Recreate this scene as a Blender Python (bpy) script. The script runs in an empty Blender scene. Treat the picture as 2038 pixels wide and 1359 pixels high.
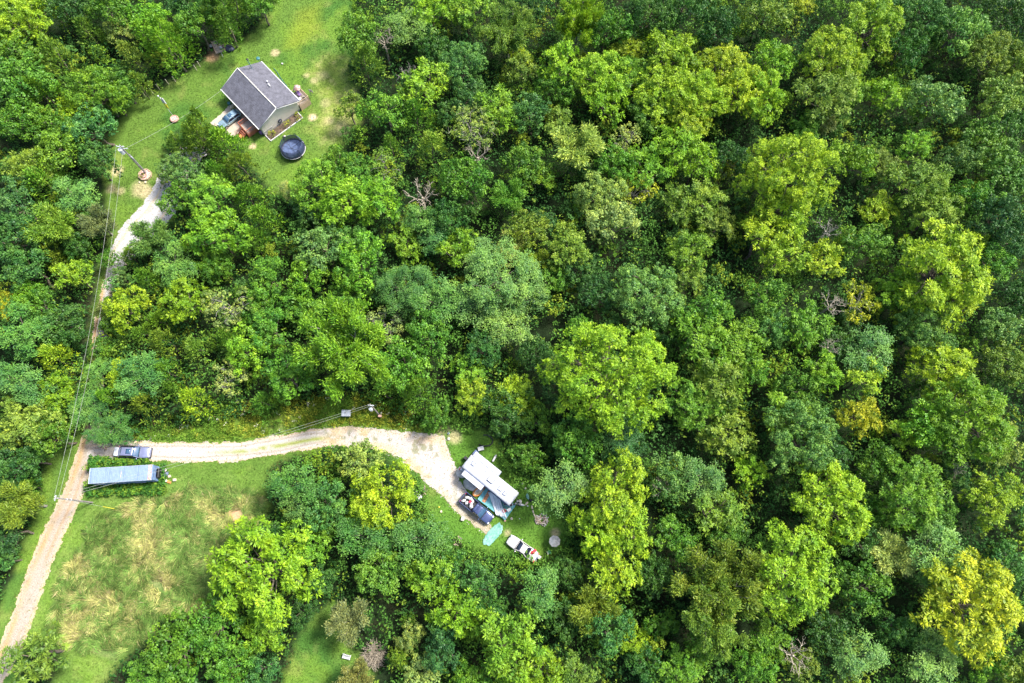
import bpy, math, random
import numpy as np
from mathutils import Matrix, Vector

# ------------------------------------------------------------------ camera, sky, sun, exposure
sc = bpy.context.scene
IW, IH, FPX, CAMH = 2038.0, 1359.0, 1359.0, 109.0
TH = math.radians(17.29); RO = math.radians(-2.845)
_fw = np.array([0, math.sin(TH), -math.cos(TH)])
_r0 = np.array([1.0, 0, 0]); _u0 = np.cross(_r0, _fw)
def _axes(r):
    c, s = math.cos(r), math.sin(r)
    return c*_r0 + s*_u0, -s*_r0 + c*_u0
for _sg in (1, -1):
    _R, _U = _axes(_sg*RO)
    _d = np.array([0, 0, -1.0])
    if abs(FPX*(_d@_R)/(_d@_fw) + 21) < 3:
        RR, UU = _R, _U
def P(x, y, z=0.0):
    """point at height z seen at photo pixel (x, y)"""
    d = _fw*FPX + RR*(x-IW/2) - UU*(y-IH/2)
    t = (z-CAMH)/d[2]
    return np.array([0, 0, CAMH]) + d*t
def proj(X, Y, Z):
    q = [X, Y, Z-CAMH]
    w = q[0]*_fw[0]+q[1]*_fw[1]+q[2]*_fw[2]
    u = q[0]*RR[0]+q[1]*RR[1]+q[2]*RR[2]; v = q[0]*UU[0]+q[1]*UU[1]+q[2]*UU[2]
    return IW/2+FPX*u/w, IH/2-FPX*v/w, w
cam = bpy.data.cameras.new('camera'); camo = bpy.data.objects.new('camera', cam)
sc.collection.objects.link(camo)
cam.sensor_width = 36.0; cam.lens = FPX/IW*36.0; cam.clip_start = 0.5; cam.clip_end = 3000
camo.matrix_world = Matrix([[RR[0], UU[0], -_fw[0], 0], [RR[1], UU[1], -_fw[1], 0], [RR[2], UU[2], -_fw[2], CAMH], [0, 0, 0, 1]])
sc.camera = camo

SUN_AZ = math.radians(60)      # clockwise from +Y
SUN_EL = math.radians(55)
w = bpy.data.worlds.new('World'); sc.world = w; w.use_nodes = True
nt = w.node_tree; bg = nt.nodes['Background']
sky = nt.nodes.new('ShaderNodeTexSky'); sky.sky_type = 'NISHITA'; sky.sun_disc = False
sky.sun_elevation = SUN_EL; sky.sun_rotation = SUN_AZ; sky.air_density = 1.0; sky.dust_density = 2.5; sky.ozone_density = 1.0
nt.links.new(sky.outputs[0], bg.inputs[0]); bg.inputs[1].default_value = 0.15
sl = bpy.data.lights.new('sun', 'SUN'); sl.energy = 3.9; sl.angle = math.radians(12.0); sl.color = (1.0, 0.95, 0.86)
so = bpy.data.objects.new('sun', sl); sc.collection.objects.link(so)
so.rotation_euler = Vector((-math.sin(SUN_AZ)*math.cos(SUN_EL), -math.cos(SUN_AZ)*math.cos(SUN_EL), -math.sin(SUN_EL))).to_track_quat('-Z', 'Y').to_euler()
sc.view_settings.view_transform = 'Standard'; sc.view_settings.look = 'None'
sc.view_settings.exposure = 1.2; sc.view_settings.gamma = 1.0
try:
    sc.cycles.max_bounces = 5; sc.cycles.diffuse_bounces = 3; sc.cycles.transmission_bounces = 3; sc.cycles.transparent_max_bounces = 6
    sc.cycles.use_denoising = True
except Exception: pass

# ------------------------------------------------------------------ materials
def _n(nt, t, **k):
    n = nt.nodes.new(t)
    for a, b in k.items(): setattr(n, a, b)
    return n
def mat(name, col, rough=0.6, metal=0.0, var=0.15, scale=3.0, bump=0.0, spec=0.4, col2=None, coat=0.0, stretch=None):
    m = bpy.data.materials.new(name); m.use_nodes = True; nt = m.node_tree; b = nt.nodes['Principled BSDF']
    tc = _n(nt, 'ShaderNodeTexCoord'); mp = _n(nt, 'ShaderNodeMapping')
    nt.links.new(tc.outputs['Object'], mp.inputs[0])
    if stretch: mp.inputs['Scale'].default_value = stretch
    ns = _n(nt, 'ShaderNodeTexNoise'); ns.inputs['Scale'].default_value = scale; ns.inputs['Detail'].default_value = 6
    nt.links.new(mp.outputs[0], ns.inputs['Vector'])
    cr = _n(nt, 'ShaderNodeValToRGB')
    c = np.array(col); c2 = np.array(col2) if col2 is not None else c*(1-var*2)
    c1 = c*(1+var) if col2 is None else c
    cr.color_ramp.elements[0].position = 0.36; cr.color_ramp.elements[1].position = 0.62
    cr.color_ramp.elements[0].color = (*np.clip(c2, 0, 1), 1); cr.color_ramp.elements[1].color = (*np.clip(c1, 0, 1), 1)
    nt.links.new(ns.outputs['Fac'], cr.inputs[0]); nt.links.new(cr.outputs[0], b.inputs['Base Color'])
    b.inputs['Roughness'].default_value = rough; b.inputs['Metallic'].default_value = metal
    b.inputs['Specular IOR Level'].default_value = spec; b.inputs['Coat Weight'].default_value = coat
    if bump:
        bp = _n(nt, 'ShaderNodeBump'); bp.inputs['Strength'].default_value = bump; bp.inputs['Distance'].default_value = 0.05
        nt.links.new(ns.outputs['Fac'], bp.inputs['Height']); nt.links.new(bp.outputs[0], b.inputs['Normal'])
    return m
def band_mat(name, c1, c2, scale, axis=0, rough=0.7, metal=0.0, dist=1.0, bump=0.3, dirt=0.2):
    """boards, shingles, siding, corrugation: bands along an object axis, with noise"""
    m = bpy.data.materials.new(name); m.use_nodes = True; nt = m.node_tree; b = nt.nodes['Principled BSDF']
    tc = _n(nt, 'ShaderNodeTexCoord'); wv = _n(nt, 'ShaderNodeTexWave'); wv.bands_direction = 'XYZ'[axis]
    wv.wave_profile = 'SAW'; wv.inputs['Scale'].default_value = scale; wv.inputs['Distortion'].default_value = dist*0.3
    wv.inputs['Detail Scale'].default_value = 3.0
    nt.links.new(tc.outputs['Object'], wv.inputs[0])
    ns = _n(nt, 'ShaderNodeTexNoise'); ns.inputs['Scale'].default_value = 1.3; ns.inputs['Detail'].default_value = 8; ns.inputs['Roughness'].default_value = 0.7
    nt.links.new(tc.outputs['Object'], ns.inputs[0])
    n2 = _n(nt, 'ShaderNodeTexNoise'); n2.inputs['Scale'].default_value = 14; n2.inputs['Detail'].default_value = 3
    nt.links.new(tc.outputs['Object'], n2.inputs[0])
    mx = _n(nt, 'ShaderNodeMix'); mx.data_type = 'RGBA'
    mx.inputs[6].default_value = (*c1, 1); mx.inputs[7].default_value = (*c2, 1)
    nt.links.new(wv.outputs['Fac'], mx.inputs[0])
    hs = _n(nt, 'ShaderNodeHueSaturation'); nt.links.new(mx.outputs[2], hs.inputs['Color'])
    ma = _n(nt, 'ShaderNodeMath'); ma.operation = 'ADD'; nt.links.new(ns.outputs[0], ma.inputs[0]); nt.links.new(n2.outputs[0], ma.inputs[1])
    mr = _n(nt, 'ShaderNodeMapRange'); mr.inputs[1].default_value = 0.7; mr.inputs[2].default_value = 1.3
    mr.inputs[3].default_value = 1-dirt*1.5; mr.inputs[4].default_value = 1+dirt
    nt.links.new(ma.outputs[0], mr.inputs[0]); nt.links.new(mr.outputs[0], hs.inputs['Value']); nt.links.new(hs.outputs[0], b.inputs['Base Color'])
    b.inputs['Roughness'].default_value = rough; b.inputs['Metallic'].default_value = metal
    bp = _n(nt, 'ShaderNodeBump'); bp.inputs['Strength'].default_value = bump; bp.inputs['Distance'].default_value = 0.03
    nt.links.new(wv.outputs['Fac'], bp.inputs['Height']); nt.links.new(bp.outputs[0], b.inputs['Normal'])
    return m
def attr_mat(name, rough=0.95, nscale=6.0, namt=0.35, bump=0.5, bscale=9.0, trans=0.0, speck=None):
    """colour comes from the mesh's 'tint' attribute (what grows or lies there), broken up by noise"""
    m = bpy.data.materials.new(name); m.use_nodes = True; nt = m.node_tree; b = nt.nodes['Principled BSDF']; out = nt.nodes['Material Output']
    at = _n(nt, 'ShaderNodeAttribute'); at.attribute_name = 'tint'
    tc = _n(nt, 'ShaderNodeTexCoord')
    ns = _n(nt, 'ShaderNodeTexNoise'); ns.inputs['Scale'].default_value = nscale; ns.inputs['Detail'].default_value = 5; ns.inputs['Roughness'].default_value = 0.75
    nt.links.new(tc.outputs['Object'], ns.inputs[0])
    mr = _n(nt, 'ShaderNodeMapRange'); mr.inputs[1].default_value = 0.3; mr.inputs[2].default_value = 0.7
    mr.inputs[3].default_value = 1-namt; mr.inputs[4].default_value = 1+namt
    nt.links.new(ns.outputs[0], mr.inputs[0])
    hs = _n(nt, 'ShaderNodeHueSaturation'); nt.links.new(at.outputs['Color'], hs.inputs['Color']); nt.links.new(mr.outputs[0], hs.inputs['Value'])
    last = hs.outputs[0]
    if speck:
        vo = _n(nt, 'ShaderNodeTexNoise'); vo.inputs['Scale'].default_value = speck[0]; vo.inputs['Detail'].default_value = 4; vo.inputs['Roughness'].default_value = 0.8
        nt.links.new(tc.outputs['Object'], vo.inputs[0])
        m2 = _n(nt, 'ShaderNodeMapRange'); m2.inputs[1].default_value = speck[2]; m2.inputs[2].default_value = speck[2]+0.05
        nt.links.new(vo.outputs[0], m2.inputs[0])
        mx = _n(nt, 'ShaderNodeMix'); mx.data_type = 'RGBA'; nt.links.new(m2.outputs[0], mx.inputs[0])
        nt.links.new(last, mx.inputs[6]); mx.inputs[7].default_value = (*speck[1], 1); last = mx.outputs[2]
    nt.links.new(last, b.inputs['Base Color'])
    b.inputs['Roughness'].default_value = rough; b.inputs['Specular IOR Level'].default_value = 0.15
    if bump:
        bp = _n(nt, 'ShaderNodeBump'); bp.inputs['Strength'].default_value = bump; bp.inputs['Distance'].default_value = 0.12
        n3 = _n(nt, 'ShaderNodeTexNoise'); n3.inputs['Scale'].default_value = bscale; n3.inputs['Detail'].default_value = 4
        nt.links.new(tc.outputs['Object'], n3.inputs[0]); nt.links.new(n3.outputs[0], bp.inputs['Height']); nt.links.new(bp.outputs[0], b.inputs['Normal'])
    if trans:
        tr = _n(nt, 'ShaderNodeBsdfTranslucent'); nt.links.new(last, tr.inputs[0])
        ms = _n(nt, 'ShaderNodeMixShader'); ms.inputs[0].default_value = trans
        nt.links.new(b.outputs[0], ms.inputs[1]); nt.links.new(tr.outputs[0], ms.inputs[2]); nt.links.new(ms.outputs[0], out.inputs[0])
    return m
def leaf_material():
    m = bpy.data.materials.new('leaf'); m.use_nodes = True; nt = m.node_tree; b = nt.nodes['Principled BSDF']; out = nt.nodes['Material Output']
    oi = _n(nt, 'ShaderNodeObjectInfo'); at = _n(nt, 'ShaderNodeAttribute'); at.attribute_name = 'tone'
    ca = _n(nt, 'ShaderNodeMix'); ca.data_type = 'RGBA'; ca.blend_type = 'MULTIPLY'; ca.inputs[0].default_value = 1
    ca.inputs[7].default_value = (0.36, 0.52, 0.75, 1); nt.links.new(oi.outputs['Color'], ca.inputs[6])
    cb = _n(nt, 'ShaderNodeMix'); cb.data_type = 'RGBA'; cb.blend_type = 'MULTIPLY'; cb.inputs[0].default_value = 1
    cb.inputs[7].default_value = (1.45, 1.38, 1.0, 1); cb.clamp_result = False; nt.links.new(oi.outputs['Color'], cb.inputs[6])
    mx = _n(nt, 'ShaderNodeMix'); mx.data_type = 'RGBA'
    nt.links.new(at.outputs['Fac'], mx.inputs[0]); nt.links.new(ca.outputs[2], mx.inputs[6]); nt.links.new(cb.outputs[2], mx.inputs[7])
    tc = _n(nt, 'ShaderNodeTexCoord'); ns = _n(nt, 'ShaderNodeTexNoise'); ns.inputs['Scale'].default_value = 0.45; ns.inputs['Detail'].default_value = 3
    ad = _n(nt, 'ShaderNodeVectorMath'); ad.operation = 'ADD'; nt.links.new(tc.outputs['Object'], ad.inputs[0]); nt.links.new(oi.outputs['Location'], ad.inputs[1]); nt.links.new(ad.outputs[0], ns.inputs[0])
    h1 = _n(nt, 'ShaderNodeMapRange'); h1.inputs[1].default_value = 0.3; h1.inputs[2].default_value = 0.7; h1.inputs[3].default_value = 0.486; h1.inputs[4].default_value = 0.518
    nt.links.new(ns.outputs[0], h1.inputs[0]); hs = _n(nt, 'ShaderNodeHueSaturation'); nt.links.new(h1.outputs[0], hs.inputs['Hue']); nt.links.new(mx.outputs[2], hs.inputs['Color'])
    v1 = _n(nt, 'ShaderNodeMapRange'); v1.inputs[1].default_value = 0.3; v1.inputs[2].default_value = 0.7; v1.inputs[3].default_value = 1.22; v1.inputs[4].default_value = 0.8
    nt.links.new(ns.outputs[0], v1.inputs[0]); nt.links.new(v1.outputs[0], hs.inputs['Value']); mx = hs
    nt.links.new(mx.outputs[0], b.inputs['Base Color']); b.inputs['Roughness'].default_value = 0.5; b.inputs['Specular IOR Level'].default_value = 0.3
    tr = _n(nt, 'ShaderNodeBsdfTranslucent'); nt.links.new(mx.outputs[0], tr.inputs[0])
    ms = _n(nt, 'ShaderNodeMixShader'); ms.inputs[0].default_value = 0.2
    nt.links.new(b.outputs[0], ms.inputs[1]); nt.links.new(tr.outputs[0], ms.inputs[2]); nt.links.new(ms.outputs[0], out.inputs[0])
    return m
def glass_mat(name, col, rough=0.08):
    m = mat(name, col, rough, 0.0, 0.1, 2, 0, 0.9); return m

LEAF = leaf_material()
M = dict(
    bark=mat('bark', (0.16, 0.13, 0.10), 0.9, var=0.3, scale=4, bump=0.4),
    pale_bark=mat('pale_bark', (0.25, 0.235, 0.20), 0.85, var=0.2, scale=4),
    dead_wood=mat('dead_wood', (0.36, 0.31, 0.24), 0.9, var=0.2, scale=5),
    brown_twig=mat('brown_twig', (0.38, 0.28, 0.22), 0.9, var=0.2, scale=5),
    shingle=band_mat('shingle', (0.082, 0.082, 0.104), (0.125, 0.125, 0.150), 1.6, 1, 0.9, dist=3, bump=0.6, dirt=0.42),
    ridge=mat('ridge', (0.62, 0.58, 0.50), 0.7), siding=band_mat('siding', (0.66, 0.61, 0.51), (0.74, 0.68, 0.58), 1.25, 2, 0.7, dist=0, bump=0.6, dirt=0.06),
    white=mat('white', (0.55, 0.55, 0.55), 0.5, var=0.05), offwhite=mat('offwhite', (0.48, 0.46, 0.43), 0.6, var=0.12),
    rvwhite=mat('rv_white', (0.46, 0.48, 0.53), 0.35, scale=1.6, col2=(0.36, 0.37, 0.40)), rvside=mat('rv_side', (0.42, 0.42, 0.44), 0.4, var=0.08),
    concrete=mat('concrete', (0.46, 0.40, 0.33), 0.9, var=0.14, scale=1.5, bump=0.2), foundation=mat('foundation', (0.3, 0.29, 0.27), 0.9),
    redwood=band_mat('redwood', (0.34, 0.10, 0.06), (0.42, 0.14, 0.08), 2.2, 0, 0.8), greywood=band_mat('greywood', (0.30, 0.25, 0.21), (0.42, 0.36, 0.31), 2.2, 0, 0.85),
    tanwood=band_mat('tanwood', (0.40, 0.29, 0.19), (0.50, 0.38, 0.26), 2.2, 0, 0.85),
    glass=glass_mat('glass', (0.03, 0.05, 0.07)), blueglass=glass_mat('blue_glass', (0.04, 0.09, 0.16)), darkglass=glass_mat('dark_glass', (0.012, 0.015, 0.03)),
    tyre=mat('tyre', (0.02, 0.02, 0.02), 0.9), rim=mat('rim', (0.4, 0.4, 0.42), 0.3, 0.8), black=mat('black', (0.02, 0.02, 0.025), 0.5),
    navy=mat('navy_paint', (0.055, 0.075, 0.17), 0.22, 0.35, 0.08, 1.0, coat=0.8), bluesilver=mat('blue_silver_paint', (0.23, 0.25, 0.39), 0.25, 0.4, 0.08, 1.0, coat=0.7),
    silver=mat('silver_paint', (0.30, 0.42, 0.47), 0.22, 0.5, 0.08, 1.0, coat=0.8), whitepaint=mat('white_paint', (0.54, 0.52, 0.52), 0.3, 0.0, 0.05, 1.0, coat=0.4),
    red=mat('red_cloth', (0.55, 0.03, 0.05), 0.7), orange=mat('orange', (0.60, 0.24, 0.07), 0.7, var=0.2), brownmat=mat('brown_mat', (0.42, 0.20, 0.11), 0.8, var=0.25, scale=5),
    turq=mat('turquoise_paint', (0.13, 0.38, 0.40), 0.6, var=0.12, scale=2), tealtarp=mat('teal_tarp', (0.10, 0.28, 0.23), 0.5, var=0.25, scale=2.2, bump=0.8, col2=(0.18, 0.35, 0.29)),
    bluetop=band_mat('pale_blue_metal', (0.155, 0.225, 0.37), (0.22, 0.295, 0.45), 2.6, 0, 0.45, 0.2, dist=0, bump=0.5, dirt=0.14), blueside=mat('blue_side', (0.16, 0.24, 0.42), 0.5, 0.1),
    rust=mat('rust', (0.33, 0.14, 0.09), 0.8, var=0.4, scale=6, col2=(0.6, 0.5, 0.48)), steel=mat('steel', (0.38, 0.40, 0.44), 0.4, 0.6), galv=mat('galvanised', (0.55, 0.58, 0.62), 0.45, 0.3),
    polewood=mat('pole_wood', (0.27, 0.24, 0.23), 0.9, var=0.2), wire=mat('wire', (0.34, 0.36, 0.30), 0.6), teal=mat('teal_metal', (0.04, 0.15, 0.16), 0.5),
    blackfabric=mat('black_fabric', (0.020, 0.026, 0.055), 0.6, var=0.2), bluemat=mat('mat_navy', (0.07, 0.10, 0.19), 0.55), brick=mat('brick', (0.42, 0.24, 0.18), 0.9, var=0.35, scale=6),
    stone=mat('stone', (0.52, 0.46, 0.38), 0.9, var=0.2, scale=4, bump=0.3), soil=mat('soil', (0.10, 0.07, 0.05), 0.95, var=0.3), yellow=mat('yellow', (0.70, 0.60, 0.05), 0.5),
    ash=mat('ash', (0.38, 0.33, 0.32), 0.95, var=0.4, scale=5, col2=(0.10, 0.06, 0.06)), blue=mat('blue_plastic', (0.10, 0.18, 0.45), 0.5), palewood=mat('pale_wood', (0.58, 0.50, 0.36), 0.85), pink=mat('pinkish', (0.60, 0.36, 0.30), 0.8),
    green=mat('green_plastic', (0.05, 0.28, 0.14), 0.5), purple=mat('purple_cloth', (0.20, 0.12, 0.30), 0.8), shadecloth=mat('awning_canvas', (0.62, 0.66, 0.68), 0.7, var=0.08, scale=1.2),
)
def net_material():
    m = bpy.data.materials.new('net'); m.use_nodes = True; nt = m.node_tree; b = nt.nodes['Principled BSDF']; out = nt.nodes['Material Output']
    b.inputs['Base Color'].default_value = (0.03, 0.045, 0.10, 1); b.inputs['Roughness'].default_value = 0.7
    tp = _n(nt, 'ShaderNodeBsdfTransparent'); ms = _n(nt, 'ShaderNodeMixShader'); ms.inputs[0].default_value = 0.78
    nt.links.new(tp.outputs[0], ms.inputs[1]); nt.links.new(b.outputs[0], ms.inputs[2]); nt.links.new(ms.outputs[0], out.inputs[0])
    return m
M['net'] = net_material()

# ------------------------------------------------------------------ mesh helpers
C = sc.collection
rng = np.random.default_rng(7)
def link(name, data, parent=None):
    o = bpy.data.objects.new(name, data); C.objects.link(o)
    if parent is not None: o.parent = parent
    return o
def tag(o, label=None, cat=None, group=None, kind=None):
    if label: o['label'] = label
    if cat: o['category'] = cat
    if group: o['group'] = group
    if kind: o['kind'] = kind
    return o
def thing(name, label, cat, loc=(0, 0, 0), rz=0.0, group=None):
    o = link(name, None); o.location = (float(loc[0]), float(loc[1]), float(loc[2]) if len(loc) > 2 else 0.0); o.rotation_euler = (0, 0, rz)
    o.empty_display_size = 0.3
    return tag(o, label, cat, group)
def mesh_np(name, V, Fq, m, attrs=None, smooth=False):
    """V (N,3), Fq (K,4) quads -> mesh, quickly"""
    me = bpy.data.meshes.new(name)
    V = np.asarray(V, dtype=np.float32); Fq = np.asarray(Fq, dtype=np.int32); k = Fq.shape[1]
    me.vertices.add(len(V)); me.vertices.foreach_set('co', V.ravel())
    me.loops.add(Fq.size); me.loops.foreach_set('vertex_index', Fq.ravel())
    me.polygons.add(len(Fq)); me.polygons.foreach_set('loop_start', np.arange(0, Fq.size, k, dtype=np.int32))
    try: me.polygons.foreach_set('loop_total', np.full(len(Fq), k, dtype=np.int32))
    except Exception: pass
    me.update(calc_edges=True)
    for nm, (typ, dom, arr) in (attrs or {}).items():
        a = me.attributes.new(nm, typ, dom)
        a.data.foreach_set('value' if typ == 'FLOAT' else 'color', np.asarray(arr, dtype=np.float32).ravel())
    if smooth: me.polygons.foreach_set('use_smooth', np.ones(len(Fq), dtype=bool))
    me.materials.append(m); me.validate()
    return me
class MB:
    def __init__(s): s.v = []; s.f = []; s.sm = []
    def add(s, V, F, smooth=False):
        b = len(s.v); s.v += [tuple(float(c) for c in p) for p in V]; s.f += [tuple(b+i for i in f) for f in F]; s.sm += [smooth]*len(F); return s
    def box(s, c, d, rz=0.0, rx=0.0, ry=0.0, bev=0.0):
        R = Matrix.Rotation(rz, 3, 'Z') @ Matrix.Rotation(ry, 3, 'Y') @ Matrix.Rotation(rx, 3, 'X')
        x, y, z = d[0]/2, d[1]/2, d[2]/2; b = min(bev, x*.9, y*.9, z*.9)
        V = []; F = []
        if b <= 0:
            V = [(i*x, j*y, k*z) for k in (-1, 1) for j in (-1, 1) for i in (-1, 1)]
            F = [(0, 2, 3, 1), (4, 5, 7, 6), (0, 1, 5, 4), (2, 6, 7, 3), (0, 4, 6, 2), (1, 3, 7, 5)]
        else:
            rings = [(-z, b), (-z+b, 0), (z-b, 0), (z, b)]
            for zz, q in rings:
                for (i, j) in ((-1, -1), (1, -1), (1, 1), (-1, 1)):
                    for e in ((0, 1), (1, 0)) if (i*j > 0) else ((1, 0), (0, 1)):
                        px = i*(x-q-(b if e[0] else 0)); py = j*(y-q-(b if e[1] else 0)); V.append((px, py, zz))
            for r in range(3):
                for k in range(8): F.append((r*8+k, r*8+(k+1) % 8, r*8+8+(k+1) % 8, r*8+8+k))
            F.append(tuple(range(7, -1, -1))); F.append(tuple(range(24, 32)))
        V = [R @ Vector(p) + Vector([float(q) for q in c]) for p in V]
        return s.add(V, F)
    def cyl(s, p0, p1, r0, r1=None, n=10, cap=True, smooth=True):
        r1 = r0 if r1 is None else r1
        p0 = Vector([float(q) for q in p0]); p1 = Vector([float(q) for q in p1]); a = (p1-p0)
        a = a.normalized() if a.length > 1e-6 else Vector((0, 0, 1)); u = a.orthogonal().normalized(); v = a.cross(u)
        V = []
        for p, r in ((p0, r0), (p1, r1)):
            for k in range(n): t = 2*math.pi*k/n; V.append(p+u*(r*math.cos(t))+v*(r*math.sin(t)))
        F = [(k, (k+1) % n, n+(k+1) % n, n+k) for k in range(n)]
        s.add(V, F, smooth)
        if cap: s.add(V[:n], [tuple(range(n-1, -1, -1))]); s.add(V[n:], [tuple(range(n))])
        return s
    def tube(s, pts, r, n=6, r1=None, smooth=True):
        pts = [Vector([float(q) for q in p]) for p in pts]; m = len(pts); V = []; u = None
        for i, p in enumerate(pts):
            a = (pts[min(i+1, m-1)]-pts[max(i-1, 0)]).normalized()
            u = a.orthogonal().normalized() if u is None else (u-a*u.dot(a)).normalized()
            v = a.cross(u); rr = r if r1 is None else r+(r1-r)*i/(m-1)
            for k in range(n): t = 2*math.pi*k/n; V.append(p+u*(rr*math.cos(t))+v*(rr*math.sin(t)))
        F = [(i*n+k, i*n+(k+1) % n, (i+1)*n+(k+1) % n, (i+1)*n+k) for i in range(m-1) for k in range(n)]
        s.add(V, F, smooth); s.add(V[:n], [tuple(range(n-1, -1, -1))]); s.add(V[-n:], [tuple(range(n))]); return s
    def prism(s, poly, z0, z1):
        n = len(poly); V = [(p[0], p[1], z0) for p in poly]+[(p[0], p[1], z1) for p in poly]
        return s.add(V, [tuple(range(n-1, -1, -1)), tuple(range(n, 2*n))]+[(k, (k+1) % n, n+(k+1) % n, n+k) for k in range(n)])
    def torus(s, c, R, r, n=28, k=8, z=1.0, axis='Z'):
        V = []
        for i in range(n):
            t = 2*math.pi*i/n
            for j in range(k):
                q = 2*math.pi*j/k; a = (R+r*math.cos(q)); x, y, zz = a*math.cos(t), a*math.sin(t), r*math.sin(q)*z
                if axis == 'X': x, y, zz = zz, x, y
                if axis == 'Y': x, y, zz = x, zz, y
                V.append((c[0]+x, c[1]+y, c[2]+zz))
        F = [(i*k+j, ((i+1) % n)*k+j, ((i+1) % n)*k+(j+1) % k, i*k+(j+1) % k) for i in range(n) for j in range(k)]
        return s.add(V, F, True)
    def blob(s, c, d, jit=0.12, nu=12, nv=8, seed=0, flat=0.0, smooth=True):
        r = random.Random(seed); V = []; ph = [r.uniform(0, 6.28) for _ in range(6)]
        for j in range(nv+1):
            a = math.pi*j/nv
            for i in range(nu):
                t = 2*math.pi*i/nu; q = 1+jit*(math.sin(2*t+ph[0]+a*2)+math.sin(3*t+ph[1])*math.sin(a*3+ph[2])+0.6*math.sin(5*t+ph[3]+3*a))
                z = math.cos(a)*q
                V.append((c[0]+d[0]/2*math.sin(a)*math.cos(t)*q, c[1]+d[1]/2*math.sin(a)*math.sin(t)*q, c[2]+d[2]/2*max(z, -1+flat)))
        F = [(j*nu+i, (j+1)*nu+i, (j+1)*nu+(i+1) % nu, j*nu+(i+1) % nu) for j in range(nv) for i in range(nu)]
        return s.add(V, F, smooth)
    def patch(s, c4, nu=6, nv=6, bulge=0.0, thick=0.0, wav=None):
        A, B_, D, E_ = [Vector([float(q) for q in p]) for p in c4]   # around
        nrm = (B_-A).cross(E_-A).normalized(); V = []
        for lay in ((0,) if not thick else (0, 1)):
            for j in range(nv+1):
                for i in range(nu+1):
                    u, v = i/nu, j/nv
                    p = (A*(1-u)+B_*u)*(1-v)+(E_*(1-u)+D*u)*v
                    h = bulge*(1-(2*u-1)**2)*(1-(2*v-1)**2)
                    if wav: h += wav(u, v)
                    V.append(p+nrm*(h-thick*lay))
        N = (nu+1)*(nv+1)
        F = [(j*(nu+1)+i, j*(nu+1)+i+1, (j+1)*(nu+1)+i+1, (j+1)*(nu+1)+i) for j in range(nv) for i in range(nu)]
        if thick:
            F2 = [tuple(N+k for k in reversed(f)) for f in F]; rim = []
            edge = [i for i in range(nu+1)]+[j*(nu+1)+nu for j in range(1, nv+1)]+[nv*(nu+1)+i for i in range(nu-1, -1, -1)]+[j*(nu+1) for j in range(nv-1, 0, -1)]
            for a, b in zip(edge, edge[1:]+edge[:1]): rim.append((b, a, a+N, b+N))
            F = F+F2+rim
        return s.add(V, F, True)
    def loft(s, rings, cap=True, smooth=True):
        n = len(rings[0]); V = [p for r in rings for p in r]
        s.add(V, [(i*n+k, i*n+(k+1) % n, (i+1)*n+(k+1) % n, (i+1)*n+k) for i in range(len(rings)-1) for k in range(n)], smooth)
        if cap: s.add(rings[0], [tuple(range(n-1, -1, -1))]); s.add(rings[-1], [tuple(range(n))])
        return s
    def build(s, name, m, parent=None, bevel=0.0):
        me = bpy.data.meshes.new(name); me.from_pydata(s.v, [], s.f); me.materials.append(m)
        me.polygons.foreach_set('use_smooth', s.sm); me.update(); me.validate()
        o = link(name, me, parent)
        if bevel:
            b = o.modifiers.new('bevel', 'BEVEL'); b.width = bevel; b.segments = 2; b.limit_method = 'ANGLE'
        return o

# ------------------------------------------------------------------ ground: zones
def poly_world(px): return np.array([P(x, y)[:2] for x, y in px])
def inside(px, py, poly):
    r = np.zeros(px.shape, bool); n = len(poly)
    for i in range(n):
        x1, y1 = poly[i]; x2, y2 = poly[(i+1) % n]
        c = ((y1 > py) != (y2 > py)) & (px < (x2-x1)*(py-y1)/((y2-y1)+1e-12)+x1)
        r ^= c
    return r
def segdist(px, py, pts, closed=False):
    d = np.full(px.shape, 1e9); n = len(pts); side = np.zeros(px.shape)
    for i in range(n if closed else n-1):
        x1, y1 = pts[i]; x2, y2 = pts[(i+1) % n]; dx, dy = x2-x1, y2-y1
        t = np.clip(((px-x1)*dx+(py-y1)*dy)/(dx*dx+dy*dy+1e-9), 0, 1)
        q = np.hypot(px-x1-t*dx, py-y1-t*dy); cr = dx*(py-y1)-dy*(px-x1)
        m = q < d; d = np.where(m, q, d); side = np.where(m, np.sign(cr)*q, side)
    return (d, side)
def sdist(px, py, poly):      # negative inside
    d, _ = segdist(px, py, poly, True); return np.where(inside(px, py, poly), -d, d)
def vnoise(x, y, s, seed=0):
    x = x/s; y = y/s; xi = np.floor(x).astype(np.int64); yi = np.floor(y).astype(np.int64); fx = x-xi; fy = y-yi
    def h(a, b):
        n = (a*374761393+b*668265263+seed*974634777) & 0x7fffffff; n = ((n ^ (n >> 13))*1274126177) & 0x7fffffff
        return ((n ^ (n >> 16)) & 0xffff)/65535.0
    u = fx*fx*(3-2*fx); v = fy*fy*(3-2*fy)
    return (h(xi, yi)*(1-u)+h(xi+1, yi)*u)*(1-v)+(h(xi, yi+1)*(1-u)+h(xi+1, yi+1)*u)*v
def fbm(x, y, s, seed=0, o=4):
    r = 0; a = 0.5; t = 0
    for k in range(o): r = r+a*vnoise(x, y, s/2**k, seed+k*17); t += a; a *= 0.55
    return r/t
def sstep(a, b, x): t = np.clip((x-a)/(b-a), 0, 1); return t*t*(3-2*t)

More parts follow.
